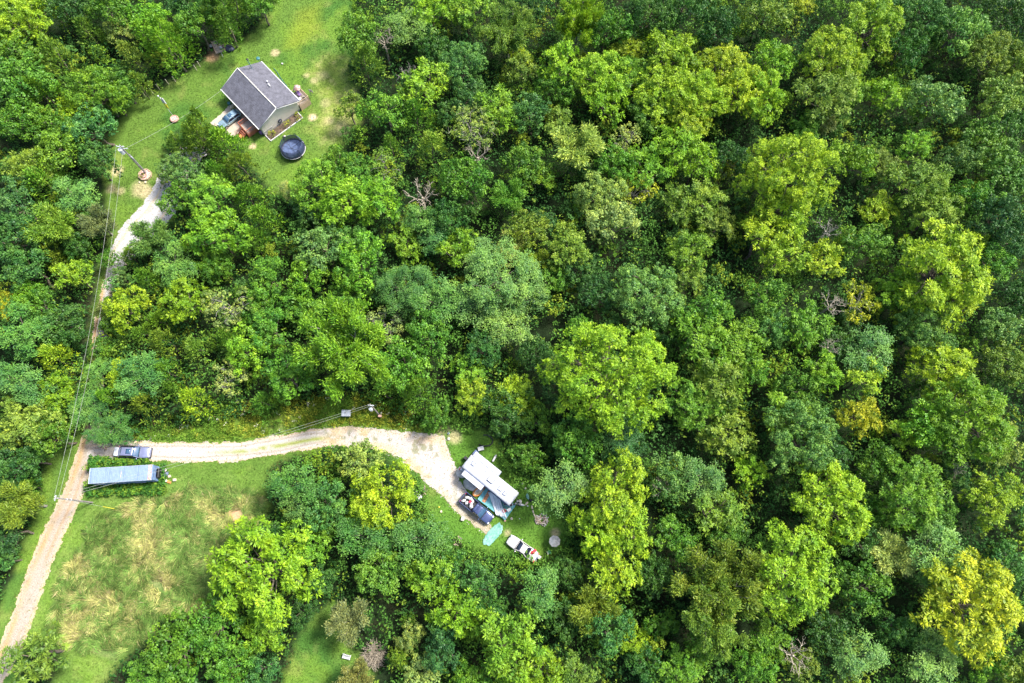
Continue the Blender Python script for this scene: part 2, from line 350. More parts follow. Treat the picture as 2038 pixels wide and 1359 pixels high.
LAWN_UP = [(545, 20), (558, -30), (702, -30), (700, 90), (690, 150), (718, 200), (714, 250), (690, 285), (660, 320), (610, 345), (590, 395), (545, 385), (510, 340), (490, 300), (440, 262), (400, 245), (350, 260), (325, 300), (322, 350), (310, 385), (350, 400), (345, 440), (300, 470), (262, 500), (232, 555), (212, 610), (200, 700), (178, 700), (190, 600), (205, 520), (222, 450), (213, 400), (212, 340), (222, 262), (258, 212), (320, 180), (400, 130), (425, 105), (480, 85), (520, 50)]
LOWER = [(165, 850), (200, 840), (230, 870), (300, 865), (450, 845), (600, 815), (650, 795), (740, 810), (790, 850), (890, 855), (900, 845), (960, 855), (985, 880), (1030, 960), (1060, 960), (1110, 1000), (1135, 1050), (1120, 1090), (1080, 1112), (1000, 1108), (940, 1098), (880, 1070), (850, 1020), (835, 970), (800, 930), (745, 890), (660, 885), (560, 915), (535, 930), (525, 960), (535, 1010), (495, 1050), (455, 1100), (445, 1170), (420, 1205), (330, 1220), (280, 1275), (240, 1315), (190, 1380), (100, 1380), (125, 1310), (60, 1260), (20, 1390), (-40, 1390), (-40, 1300), (8, 1200), (45, 1100), (80, 1000), (100, 920), (140, 870)]
LAWN_BOT = [(555, 1390), (590, 1290), (615, 1240), (660, 1200), (700, 1230), (690, 1290), (745, 1320), (730, 1390)]
MEADOW = [(255, 1010), (330, 990), (400, 973), (500, 985), (522, 1015), (500, 1050), (470, 1100), (450, 1170), (420, 1205), (330, 1215), (285, 1265), (230, 1310), (165, 1290), (100, 1235), (120, 1170), (160, 1100), (190, 1050), (220, 1020)]
DRY = [(620, 120), (660, 100), (700, 120), (690, 160), (718, 200), (714, 250), (690, 280), (640, 300), (620, 260), (640, 200), (605, 150)]
YEL = [(590, 20), (640, 5), (640, 60), (590, 100), (565, 95)]
TRAILYARD = [(890, 855), (960, 855), (985, 880), (1030, 960), (1110, 1000), (1135, 1050), (1120, 1090), (1000, 1108), (880, 1070), (845, 990), (900, 980)]
SCRUB = [(205, 855), (300, 835), (450, 800), (640, 780), (760, 780), (880, 830), (890, 862), (760, 855), (650, 850), (560, 868), (450, 880), (300, 880), (230, 878)]
ROAD1 = [(-60, 1420), (0, 1330), (22, 1285), (50, 1210), (77, 1130), (107, 1060), (143, 985), (167, 920), (182, 860), (188, 790), (192, 720), (202, 640), (217, 565), (238, 512), (268, 468), (303, 430), (330, 395), (350, 350), (375, 300), (420, 262)]
ROAD2 = [(183, 905), (230, 897), (300, 899), (400, 901), (480, 898), (560, 886), (620, 874), (680, 868), (760, 876)]
PAD = [(640, 852), (700, 848), (800, 860), (885, 866), (893, 895), (905, 925), (920, 965), (945, 1010), (990, 1060), (968, 1066), (920, 1032), (880, 990), (835, 950), (795, 912), (740, 892), (690, 886), (648, 892)]
WP = {k: poly_world(v) for k, v in dict(up=LAWN_UP, low=LOWER, bot=LAWN_BOT, mea=MEADOW, dry=DRY, yel=YEL, yard=TRAILYARD, scrub=SCRUB, r1=ROAD1, r2=ROAD2, pad=PAD).items()}
SPOTS = [(622, 234, 1.0, 1), (503, 291, .9, .8), (465, 1025, 1.6, .9), (280, 375, 2.2, .5), (300, 385, 1.8, .5), (233, 340, 1.5, .6), (222, 375, 1.2, .5), (240, 380, 1.2, .4), (648, 205, 1.4, .3), (655, 240, 1.4, .35), (625, 160, 1.0, .35), (610, 150, .8, .4), (548, 105, 1.1, .6), (640, 150, 1.6, .2), (690, 230, 1.8, .2), (1105, 1062, 1.0, .6), (560, 840, 3, .15), (272, 1190, 1.2, .3), (905, 870, 1.5, .5), (880, 850, 1.6, .6), (700, 190, 2, .3), (680, 255, 2.2, .3), (1010, 1060, .7, .5), (421, 110, 2.0, .8)]
def open_sd(X, Y):
    return np.minimum(np.minimum(sdist(X, Y, WP['up']), sdist(X, Y, WP['low'])), sdist(X, Y, WP['bot']))
def mix(a, b, t): return a*(1-t[..., None])+np.array(b)*t[..., None]
def ground_tint(X, Y, sd=None):
    sd = open_sd(X, Y) if sd is None else sd
    n1 = fbm(X, Y, 9, 1); n2 = fbm(X, Y, 2.2, 5); n3 = fbm(X+Y*.4, Y, 1.0, 9); n4 = fbm(X, Y, 4.5, 23)
    c = np.zeros(X.shape+(3,))+np.array((0.085, 0.155, 0.024))
    c = mix(c, (0.040, 0.115, 0.018), sstep(.45, .75, n1)*.8)
    c = mix(c, (0.115, 0.20, 0.024), sstep(.48, .72, n4)*.75)
    c = mix(c, (0.20, 0.22, 0.06), sstep(.58, .8, n2)*.35)
    c = mix(c, (0.20, 0.255, 0.045), sstep(1.5, -3, sdist(X, Y, WP['dry']))*(.45+.5*sstep(.35, .65, n2)))
    c = mix(c, (0.34, 0.31, 0.13), sstep(1.0, -2, sdist(X, Y, WP['dry']))*sstep(.45, .68, n3)*.45)
    c = mix(c, (0.20, 0.23, 0.02), sstep(1.5, -2, sdist(X, Y, WP['yel']))*.45)
    # mown strips beside the meadow
    me = sdist(X, Y, WP['mea'])
    c = mix(c, (0.16, 0.24, 0.05), sstep(.6, .0, np.abs(np.abs(me-1.9)-.5))*sstep(.3, .6, n2)*.5*(me > 0)*(me < 5))
    c = mix(c, (0.10, 0.16, 0.04), sstep(1.2, -.8, me)); c = mix(c, (0.26, 0.24, 0.11), sstep(.5, -.5, me)*sstep(.46, .66, n4*.5+n2*.5)*.8)
    c = mix(c, (0.13, 0.22, 0.025), sstep(.6, -1, sdist(X, Y, WP['scrub'])))
    c = mix(c, (0.075, 0.175, 0.02), sstep(1.0, -1.5, sdist(X, Y, WP['yard']))*.7)
    for (x, y, r, k) in SPOTS:
        p = P(x, y); d = np.hypot(X-p[0], Y-p[1])*(0.7+.6*n3)
        c = mix(c, (0.55, 0.42, 0.27) if (x, y) not in ((465, 1025), (421, 110)) else (0.50, 0.29, 0.17), sstep(r, r*.35, d)*k)
    # forest floor litter and shade plants, tint darkened to paint shade in the gaps
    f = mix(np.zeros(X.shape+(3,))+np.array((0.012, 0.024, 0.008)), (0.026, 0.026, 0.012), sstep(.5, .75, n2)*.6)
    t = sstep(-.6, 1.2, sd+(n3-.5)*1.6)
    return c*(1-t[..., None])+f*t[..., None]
GX = np.arange(-125, 125.1, 0.4); GY = np.arange(-42, 136, 0.4)
X, Y = np.meshgrid(GX, GY); SD = open_sd(X, Y)
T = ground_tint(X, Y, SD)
Z = -0.02-sstep(1, 5, SD)*fbm(X, Y, 14, 3)*1.2 - 0.02*fbm(X, Y, 1.5, 4)
nx, ny = len(GX), len(GY); idx = np.arange(nx*ny).reshape(ny, nx)
Fq = np.stack([idx[:-1, :-1], idx[:-1, 1:], idx[1:, 1:], idx[1:, :-1]], -1).reshape(-1, 4)
V = np.stack([X, Y, Z], -1).reshape(-1, 3); TT = np.concatenate([T, np.ones(T.shape[:2]+(1,))], -1).reshape(-1, 4)
# skirt out to the horizon
ext = 1600.0; b = len(V)
ring = [idx[0, 0], idx[0, -1], idx[-1, -1], idx[-1, 0]]
V = np.concatenate([V, [(-ext, -ext, -8), (ext, -ext, -8), (ext, ext, -8), (-ext, ext, -8)]]); TT = np.concatenate([TT, [(0.035, 0.07, 0.016, 1)]*4])
Fq = np.concatenate([Fq, [[ring[i], b+i, b+(i+1) % 4, ring[(i+1) % 4]][::-1] for i in range(4)]])
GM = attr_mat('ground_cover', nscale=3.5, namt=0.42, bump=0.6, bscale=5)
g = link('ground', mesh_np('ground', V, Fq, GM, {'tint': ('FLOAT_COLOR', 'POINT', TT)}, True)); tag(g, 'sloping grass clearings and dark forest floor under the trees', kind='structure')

def sheet(name, label, fn, x0, x1, y0, y1, z, step, col, m):
    xs = np.arange(x0, x1, step); ys = np.arange(y0, y1, step); X, Y = np.meshgrid(xs, ys); d = fn(X, Y)
    keep = d[:-1, :-1] < 0; id2 = np.arange(X.size).reshape(X.shape)
    F = np.stack([id2[:-1, :-1], id2[:-1, 1:], id2[1:, 1:], id2[1:, :-1]], -1)[keep]
    used, inv = np.unique(F.ravel(), return_inverse=True)
    xv = X.ravel()[used]; yv = Y.ravel()[used]; jx = (vnoise(xv*7, yv*7, 1, 3)-.5)*step*.8; jy = (vnoise(xv*7, yv*7, 1, 8)-.5)*step*.8
    V = np.stack([xv+jx, yv+jy, np.full(xv.shape, z)], -1)
    t = col(xv, yv); t = np.concatenate([t, np.ones((len(t), 1))], -1)
    o = link(name, mesh_np(name, V, inv.reshape(-1, 4), m, {'tint': ('FLOAT_COLOR', 'POINT', t)}, True)); tag(o, label, kind='structure'); return o
ROADM = attr_mat('gravel', nscale=5, namt=0.30, bump=1.0, bscale=8, speck=(2.6, (0.20, 0.15, 0.085), 0.58))
def r1_d(X, Y):
    d, s = segdist(X, Y, WP['r1']); wd = 1.55+.25*fbm(X, Y, 3, 2)-sstep(12, 18, Y)*.5*sstep(46, 40, Y)+sstep(42, 52, Y)*1.3
    return d-wd+ (fbm(X, Y, .8, 31)-.5)*.7
def r1_c(X, Y):
    d, s = segdist(X, Y, WP['r1']); c = np.zeros(X.shape+(3,))+np.array((0.34, 0.295, 0.245)); c = mix(c, (0.39, 0.385, 0.385), sstep(24, 34, Y))
    low = sstep(45, 38, Y)
    c = mix(c, (0.42, 0.27, 0.14), np.exp(-((s-.8)/.42)**2)*sstep(.2, .5, fbm(X, Y, 5, 3))*1.0*low)
    c = mix(c, (0.36, 0.24, 0.14), np.exp(-((s+.55)/.25)**2)*sstep(.3, .55, fbm(X, Y, 6, 4))*.8*low)
    c = mix(c, (0.52, 0.40, 0.22), np.exp(-((np.abs(s)-1.6)/.25)**2)*.6)
    c = mix(c, (0.24, 0.22, 0.12), sstep(.58, .8, fbm(X, Y, 1.2, 41))*.35)
    return c
sheet('gravel_road', 'pale gravel road with a tan wheel track running beside the meadow', r1_d, -80, -38, -25, 68, 0.010, .16, r1_c, ROADM)
def r2_d(X, Y):
    d, s = segdist(X, Y, WP['r2']); a = d-1.42-.2*fbm(X, Y, 3, 6); b = sdist(X, Y, WP['pad'])
    return np.minimum(a, b+.1)+(fbm(X, Y, .9, 33)-.5)*.9
def r2_c(X, Y):
    d, s = segdist(X, Y, WP['r2']); pad = sstep(1, -1.5, sdist(X, Y, WP['pad']))
    n = fbm(X, Y, 1.1, 51); n5 = fbm(X, Y, 3.0, 52)
    c = np.zeros(X.shape+(3,))+np.array((0.40, 0.37, 0.345))
    c = mix(c, (0.24, 0.27, 0.07), np.exp(-((s+.05)/.36)**2)*sstep(.2, .5, n)*sstep(-50, -40, X)*(1-pad)*1.0)
    c = mix(c, (0.25, 0.19, 0.13), np.exp(-((np.abs(s-.1)-.8+.1*np.sin(X*.4))/.13)**2)*.6*(1-pad))
    c = mix(c, (0.50, 0.33, 0.17), np.exp(-((np.abs(s)-1.45)/.2)**2)*.6*(1-pad))
    c = mix(c, (0.17, 0.18, 0.09), pad*sstep(.54, .66, n)*.75)
    ed = sstep(-2.2, -.3, sdist(X, Y, WP['pad'])); c = mix(c, (0.50, 0.34, 0.17), pad*ed*sstep(.4, .6, n5)*.8)
    p = P(960, 1035); c = mix(c, (0.30, 0.27, 0.20), sstep(5.5, 2.5, np.hypot(X-p[0], Y-p[1]))*.7)
    p = P(910, 950); c = mix(c, (0.52, 0.50, 0.49), sstep(5, 2, np.hypot(X-p[0], Y-p[1]))*.4)
    return c
sheet('gravel_driveway', 'rutted pale gravel driveway widening beside the white camper', r2_d, -66, 2, 0, 25, 0.016, .15, r2_c, ROADM)
def pad_d(X, Y): return sdist(X, Y, poly_world([(466, 205), (500, 243), (478, 262), (462, 275), (418, 245), (438, 229), (454, 211)]))+(fbm(X, Y, .7, 3)-.5)*.3
sheet('concrete_pad', 'pale concrete parking pad beside the house', pad_d, -62, -44, 66, 80, 0.014, .14,
      lambda X, Y: mix(np.zeros(X.shape+(3,))+np.array((0.40, 0.34, 0.28)), (0.38, 0.30, 0.22), sstep(.45, .7, fbm(X, Y, 1.5, 77))*.6), attr_mat('pad_concrete', nscale=5, namt=.15, bump=.2))

# ------------------------------------------------------------------ leaf clouds
def nrm(a): return a/(np.linalg.norm(a, axis=-1, keepdims=True)+1e-9)
def leaf_quads(c, ax, nm, ln, wd, base=False, fold=0.12):
    """rhombic leaves: centre (or base) c, long axis ax, facing nm"""
    ax = nrm(ax); sd = nrm(np.cross(nm, ax)); nn = np.cross(ax, sd)
    ln = np.asarray(ln).reshape(-1, 1); wd = np.asarray(wd).reshape(-1, 1)
    b = c if base else c-ax*ln*.5; m = b+ax*ln*.48+nn*wd*fold; t = b+ax*ln
    V = np.stack([b, m+sd*wd*.5, t, m-sd*wd*.5], 1).reshape(-1, 3)
    return V
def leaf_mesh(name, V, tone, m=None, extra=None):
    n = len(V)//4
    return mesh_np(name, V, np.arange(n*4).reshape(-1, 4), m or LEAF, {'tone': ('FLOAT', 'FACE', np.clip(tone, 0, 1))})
def rdir(r, n, zb=0.0):
    v = r.normal(size=(n, 3)); v = nrm(v); v[:, 2] += zb; return nrm(v)
def lobes(r, R, zc, Vz, n, lr=(.30, .44), top=1.0):
    out = []
    for k in range(n):
        f = (k+.5)/n; ph = math.acos(1-f*1.25) if 1-f*1.25 > -1 else math.pi
        th = k*2.39996+r.uniform(-.35, .35); q = r.uniform(.74, .93) if k % 4 else r.uniform(.40, .66)
        rad = R*r.uniform(*lr)
        out.append((R*q*math.sin(ph)*math.cos(th), R*q*math.sin(ph)*math.sin(th), zc+Vz*q*math.cos(ph)*top, rad))
    return np.array(out)
def sublobes(r, L, sr, dens, up=.25):
    pts = []; ns = []
    for i, (x, y, z, R) in enumerate(L):
        n = int(dens*4*math.pi*R*R*.62); d = rdir(r, n, .35); p = np.array([x, y, z])+d*R*r.uniform(.82, 1.12, (n, 1))
        ok = d[:, 2] > -.35
        for j, l in enumerate(L):
            if j != i: ok &= np.linalg.norm(p-l[:3], axis=1) > l[3]*.86
        pts.append(p[ok]); ns.append(nrm(d[ok]+[0, 0, up]))
    return np.concatenate(pts), np.concatenate(ns)
def tufts(r, c, n, k, sr, ln, wd, kind):
    N = len(c); C_ = np.repeat(c, k, 0); Nn = np.repeat(n, k, 0); q = N*k
    tt = np.repeat(r.uniform(.12, .72, N), k)
    srr = np.repeat(r.uniform(.75, 1.25, N), k)[:, None]*sr
    if kind == 'star':
        az = r.uniform(0, 2*math.pi, q); el = r.uniform(-.45, 1.05, q)
        u = nrm(np.cross(Nn, r.normal(size=(N, 3)).repeat(k, 0))); v = np.cross(Nn, u)
        ax = (u*np.cos(az)[:, None]+v*np.sin(az)[:, None])*np.cos(el)[:, None]+Nn*np.sin(el)[:, None]
        cen = C_+ax*srr*r.uniform(.05, .5, (q, 1)); nm = Nn*1.0+ax*.2+r.normal(size=(q, 3))*.35
        V = leaf_quads(cen, ax-[0, 0, .25], nm, ln*r.uniform(.7, 1.25, q), wd*r.uniform(.7, 1.2, q), True, .2)
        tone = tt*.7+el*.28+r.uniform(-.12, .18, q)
    elif kind == 'feather':
        off = r.normal(size=(q, 3))*[1, 1, .45]*srr*.62; cen = C_+off; ax = off*[1, 1, .2]+r.normal(size=(q, 3))*.35*sr
        nm = np.array([0, 0, 1.])+Nn*.5+r.normal(size=(q, 3))*.4
        V = leaf_quads(cen, ax, nm, ln*r.uniform(.6, 1.3, q), wd*r.uniform(.7, 1.2, q)); tone = tt+r.uniform(-.2, .2, q)
    elif kind == 'spray':
        ax = Nn+r.normal(size=(q, 3))*.42; cen = C_+r.normal(size=(q, 3))*srr*.4
        nm = r.normal(size=(q, 3))+[0, 0, .6]
        V = leaf_quads(cen, ax, nm, ln*r.uniform(.6, 1.3, q), wd*r.uniform(.7, 1.3, q), True); tone = tt+r.uniform(-.2, .25, q)
    else:
        d = nrm(rdir(r, q)+Nn*.75); cen = C_+d*srr*r.uniform(.65, 1.05, (q, 1)); nm = d+Nn*.3+r.normal(size=(q, 3))*.45
        ax = r.normal(size=(q, 3))
        V = leaf_quads(cen, ax, nm, ln*r.uniform(.7, 1.3, q), wd*r.uniform(.7, 1.3, q)); tone = tt+r.uniform(-.2, .2, q)
    return V, tone
def limb_tube(mb, r, a, b, r0, r1, seg=4, bend=.12, n=5):
    a = np.array(a, float); b = np.array(b, float); L = np.linalg.norm(b-a); pts = []
    o = r.normal(size=3)*L*bend
    for i in range(seg+1):
        t = i/seg; pts.append(a*(1-t)+b*t+o*math.sin(math.pi*t)+(r.normal(size=3)*L*.02 if 0 < i < seg else 0))
    mb.tube(pts, r0, n, r1); return pts
PROTO = {}
SZ = {'S': (3.0, 6.8), 'M': (5.0, 10.5), 'L': (8.0, 15.5)}
def make_proto(kind, size, seed):
    r = np.random.default_rng(seed*101+hash_(kind+size)); R, H = SZ[size]; mb = MB()
    if kind == 'cedar': Vz = R*1.15
    elif kind == 'willow': Vz = R*.62
    else: Vz = R*.74
    zc = H-Vz*1.02
    bark = M['bark']; tr = R*.035+.06
    if kind in ('round', 'star', 'feather', 'sparse'):
        n = {'S': 13, 'M': 30, 'L': 62}[size]; lr = {'S': (.27, .40), 'M': (.19, .30), 'L': (.14, .225)}[size]
        L = lobes(r, R, zc, Vz, n, lr); L = L[r.uniform(size=len(L)) > (.10 if kind != 'sparse' else .30)]
        L[:, :3] += r.normal(size=(len(L), 3))*R*.05
        p = dict(round=(.46, 1.75, 38, .24, .16), star=(.46, 1.7, 32, .38, .105), feather=(.42, 1.8, 36, .26, .11), sparse=(.40, 1.4, 28, .24, .13))[kind]
        c, nn = sublobes(r, L, p[0], p[1]); 
        if kind == 'sparse': keep = r.uniform(size=len(c)) < .75; c, nn = c[keep], nn[keep]
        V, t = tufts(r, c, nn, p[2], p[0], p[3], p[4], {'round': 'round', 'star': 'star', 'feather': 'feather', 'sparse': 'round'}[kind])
        # inner leaves
        q = int(len(c)*3); j = r.integers(0, len(L), q); cc = L[j, :3]+rdir(r, q)*L[j, 3:]*r.uniform(.2, .85, (q, 1))
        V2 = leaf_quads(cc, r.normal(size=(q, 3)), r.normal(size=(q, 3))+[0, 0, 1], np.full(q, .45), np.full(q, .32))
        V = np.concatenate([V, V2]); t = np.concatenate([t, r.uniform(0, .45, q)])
        top = (r.normal()*.2, r.normal()*.2, zc-.2*Vz); limb_tube(mb, r, (0, 0, -1.3), top, tr*1.3, tr*.6, 5, .03, 8)
        if kind == 'sparse': bark = M['pale_bark']
        for l in L:
            e = l[:3]*[.92, .92, 1]; limb_tube(mb, r, (top[0]*.7, top[1]*.7, zc-Vz*r.uniform(.3, .8)), e, tr*.5, tr*.15, 4)
            if kind == 'sparse':
                for s in range(4): limb_tube(mb, r, e, e+rdir(r, 1, .4)[0]*l[3]*1.15, tr*.2, .02, 3, n=4)
    elif kind == 'cedar':
        ld = {'S': 1, 'M': 4, 'L': 8}[size]; cs = []; ns = []
        for k in range(ld):
            a = k*2.4+r.uniform(-.3, .3); rr = 0 if ld == 1 else R*(.18 if k == 0 else r.uniform(.35, .56)); cx, cy = rr*math.cos(a), rr*math.sin(a)
            rad = R if ld == 1 else R*r.uniform(.42, .56); hz = H*(1-.22*rr/R)*r.uniform(.88, 1.0); z0 = H*.12
            limb_tube(mb, r, (cx*.3, cy*.3, -1), (cx, cy, hz*.97), tr*.8, .03, 6, .02)
            m_ = int(rad*(hz-z0)*3.1*2.9); f = r.uniform(0, 1, m_)**.8; th = r.uniform(0, 2*math.pi, m_)
            prof = rad*np.clip(1-f, 0, 1)**.72*(.80+.22*np.sin(th*3+f*9+k)+.10*np.sin(th*7+k*2+f*17)+r.uniform(-.08, .14, m_))
            q = r.uniform(.72, 1.05, m_); cs.append(np.stack([cx+prof*q*np.cos(th), cy+prof*q*np.sin(th), z0+f*(hz-z0)], -1))
            ns.append(nrm(np.stack([np.cos(th)*(1.0-f*.5), np.sin(th)*(1.0-f*.5), .55+f*.8], -1)))
        V, t = tufts(r, np.concatenate(cs), np.concatenate(ns), 11, .42, .42, .13, 'spray')
    elif kind == 'willow':
        bark = M['pale_bark']; cs = []; ns = []
        nb = {'S': 9, 'M': 15, 'L': 22}[size]; base = np.array([0, 0, zc-Vz*.6]); limb_tube(mb, r, (0, 0, -1.2), base, tr*1.3, tr*.8, 4, .02, 8)
        for k in range(nb):
            a = k*2.4+r.uniform(-.3, .3); f = r.uniform(.3, .98)
            end = np.array([R*f*math.cos(a), R*f*math.sin(a), zc+Vz*math.sqrt(max(0, 1-f*f))*.9])
            pts = limb_tube(mb, r, base, end, tr*.55, .03, 6, .10)
            for j in range(2, 7):
                p0 = pts[j] if j < 7 else pts[-1]
                for s in range(5):
                    d = nrm(np.array([[math.cos(a), math.sin(a), .35]])+r.normal(size=(1, 3))*.75)[0]; ll = R*r.uniform(.14, .28)
                    e = p0+d*ll; limb_tube(mb, r, p0, e, .035, .012, 3, .1, 4)
                    m_ = int(ll*7)+2; tt = r.uniform(.15, 1.1, m_); cs.append(p0+(e-p0)*tt[:, None]+r.normal(size=(m_, 3))*.12); ns.append(np.repeat(nrm((d+[0, 0, .2])[None]), m_, 0))
        V, t = tufts(r, np.concatenate(cs), np.concatenate(ns), 13, .5, .38, .10, 'spray')
    cm = leaf_mesh('crown', V, t); tb = bpy.data.meshes.new('trunk'); tb.from_pydata(mb.v, [], mb.f); tb.polygons.foreach_set('use_smooth', mb.sm); tb.materials.append(bark); tb.update()
    return cm, tb, R, H, zc
def hash_(s):
    h = 0
    for ch in s: h = (h*31+ord(ch)) % 100003
    return h
NVAR = {('round', 'S'): 4, ('round', 'M'): 6, ('round', 'L'): 2, ('star', 'S'): 3, ('star', 'M'): 4, ('star', 'L'): 4, ('feather', 'S'): 2, ('feather', 'M'): 2, ('feather', 'L'): 1, ('cedar', 'S'): 3, ('cedar', 'M'): 3, ('cedar', 'L'): 1,
        ('willow', 'S'): 1, ('willow', 'M'): 2, ('willow', 'L'): 2, ('sparse', 'S'): 2, ('sparse', 'M'): 2, ('sparse', 'L'): 1}
def proto(kind, R):
    size = 'S' if R < 3.9 else ('M' if R < 6.4 else 'L'); n = NVAR[(kind, size)]; k = random.randrange(n); key = (kind, size, k)
    if key not in PROTO: PROTO[key] = make_proto(kind, size, k)
    return PROTO[key]
def dead_proto(R, H, seed, burst=False, m='dead_wood'):
    r = np.random.default_rng(900+seed); mb = MB()
    if burst:
        for k in range(230):
            d = rdir(r, 1, .35)[0]; d[2] = abs(d[2]); e = d*R*r.uniform(.6, 1.05); limb_tube(mb, r, (0, 0, .4), e+[0, 0, .4], .045, .02, 3, .12, 4)
            for j in range(2): limb_tube(mb, r, e*.6+[0, 0, .4], e*.6+[0, 0, .4]+rdir(r, 1, .2)[0]*R*.35, .03, .015, 2, .1, 4)
    else:
        mt = MB()
        def rec(p, d, ln, rad, dep):
            e = p+d*ln; limb_tube(mb if dep < 5 else mt, r, p, e, rad, rad*.6, 3, .10, 6 if dep > 3 else 4)
            if dep == 0: return
            for s in range(3 if dep > 1 else 2):
                nd = nrm((d+r.normal(size=3)*.55+[0, 0, .08])[None])[0]; rec(p+(e-p)*r.uniform(.55, 1.0), nd, ln*r.uniform(.55, .8), rad*.58, dep-1)
        mb.tube([(0, 0, -1.2), (0, 0, H*.25), (.1, 0, H*.45)], R*.06+.05, 8, R*.04+.03)
        for k in range(5):
            a = k*1.26+r.uniform(-.3, .3); rec(np.array([0, 0, H*.4]), nrm(np.array([[math.cos(a), math.sin(a), .9]]))[0], R*.55, R*.03+.025, 3)
    me = bpy.data.meshes.new('branches'); me.from_pydata(mb.v, [], mb.f); me.polygons.foreach_set('use_smooth', mb.sm); me.materials.append(M[m]); me.update(); return me

# ------------------------------------------------------------------ trees: photo x, y, radius (photo px), form, colour
COL = dict(L=((.245, .40, .018), 'lime green'), Y=((.40, .445, .02), 'yellow'), A=((.31, .435, .02), 'yellow-green'), G=((.125, .26, .022), 'mid green'), N=((.185, .345, .022), 'fresh green'), B=((.105, .24, .043), 'blue-green'),
           D=((.065, .158, .024), 'dark green'), T=((.065, .165, .036), 'dark teal green'), O=((.20, .295, .032), 'olive green'), U=((.22, .24, .07), 'brownish olive'), P=((.32, .40, .08), 'pale sage'), S=((.155, .29, .052), 'grey-green'))
FORM = dict(r=('round', 'rounded', 'broadleaf_tree'), s=('star', 'tufted', 'broadleaf_tree'), f=('feather', 'feathery', 'feathery_tree'), c=('cedar', 'bushy evergreen', 'evergreen_tree'), w=('willow', 'wispy spreading', 'wispy_tree'), g=('sparse', 'thin-crowned', 'thin_crowned_tree'))
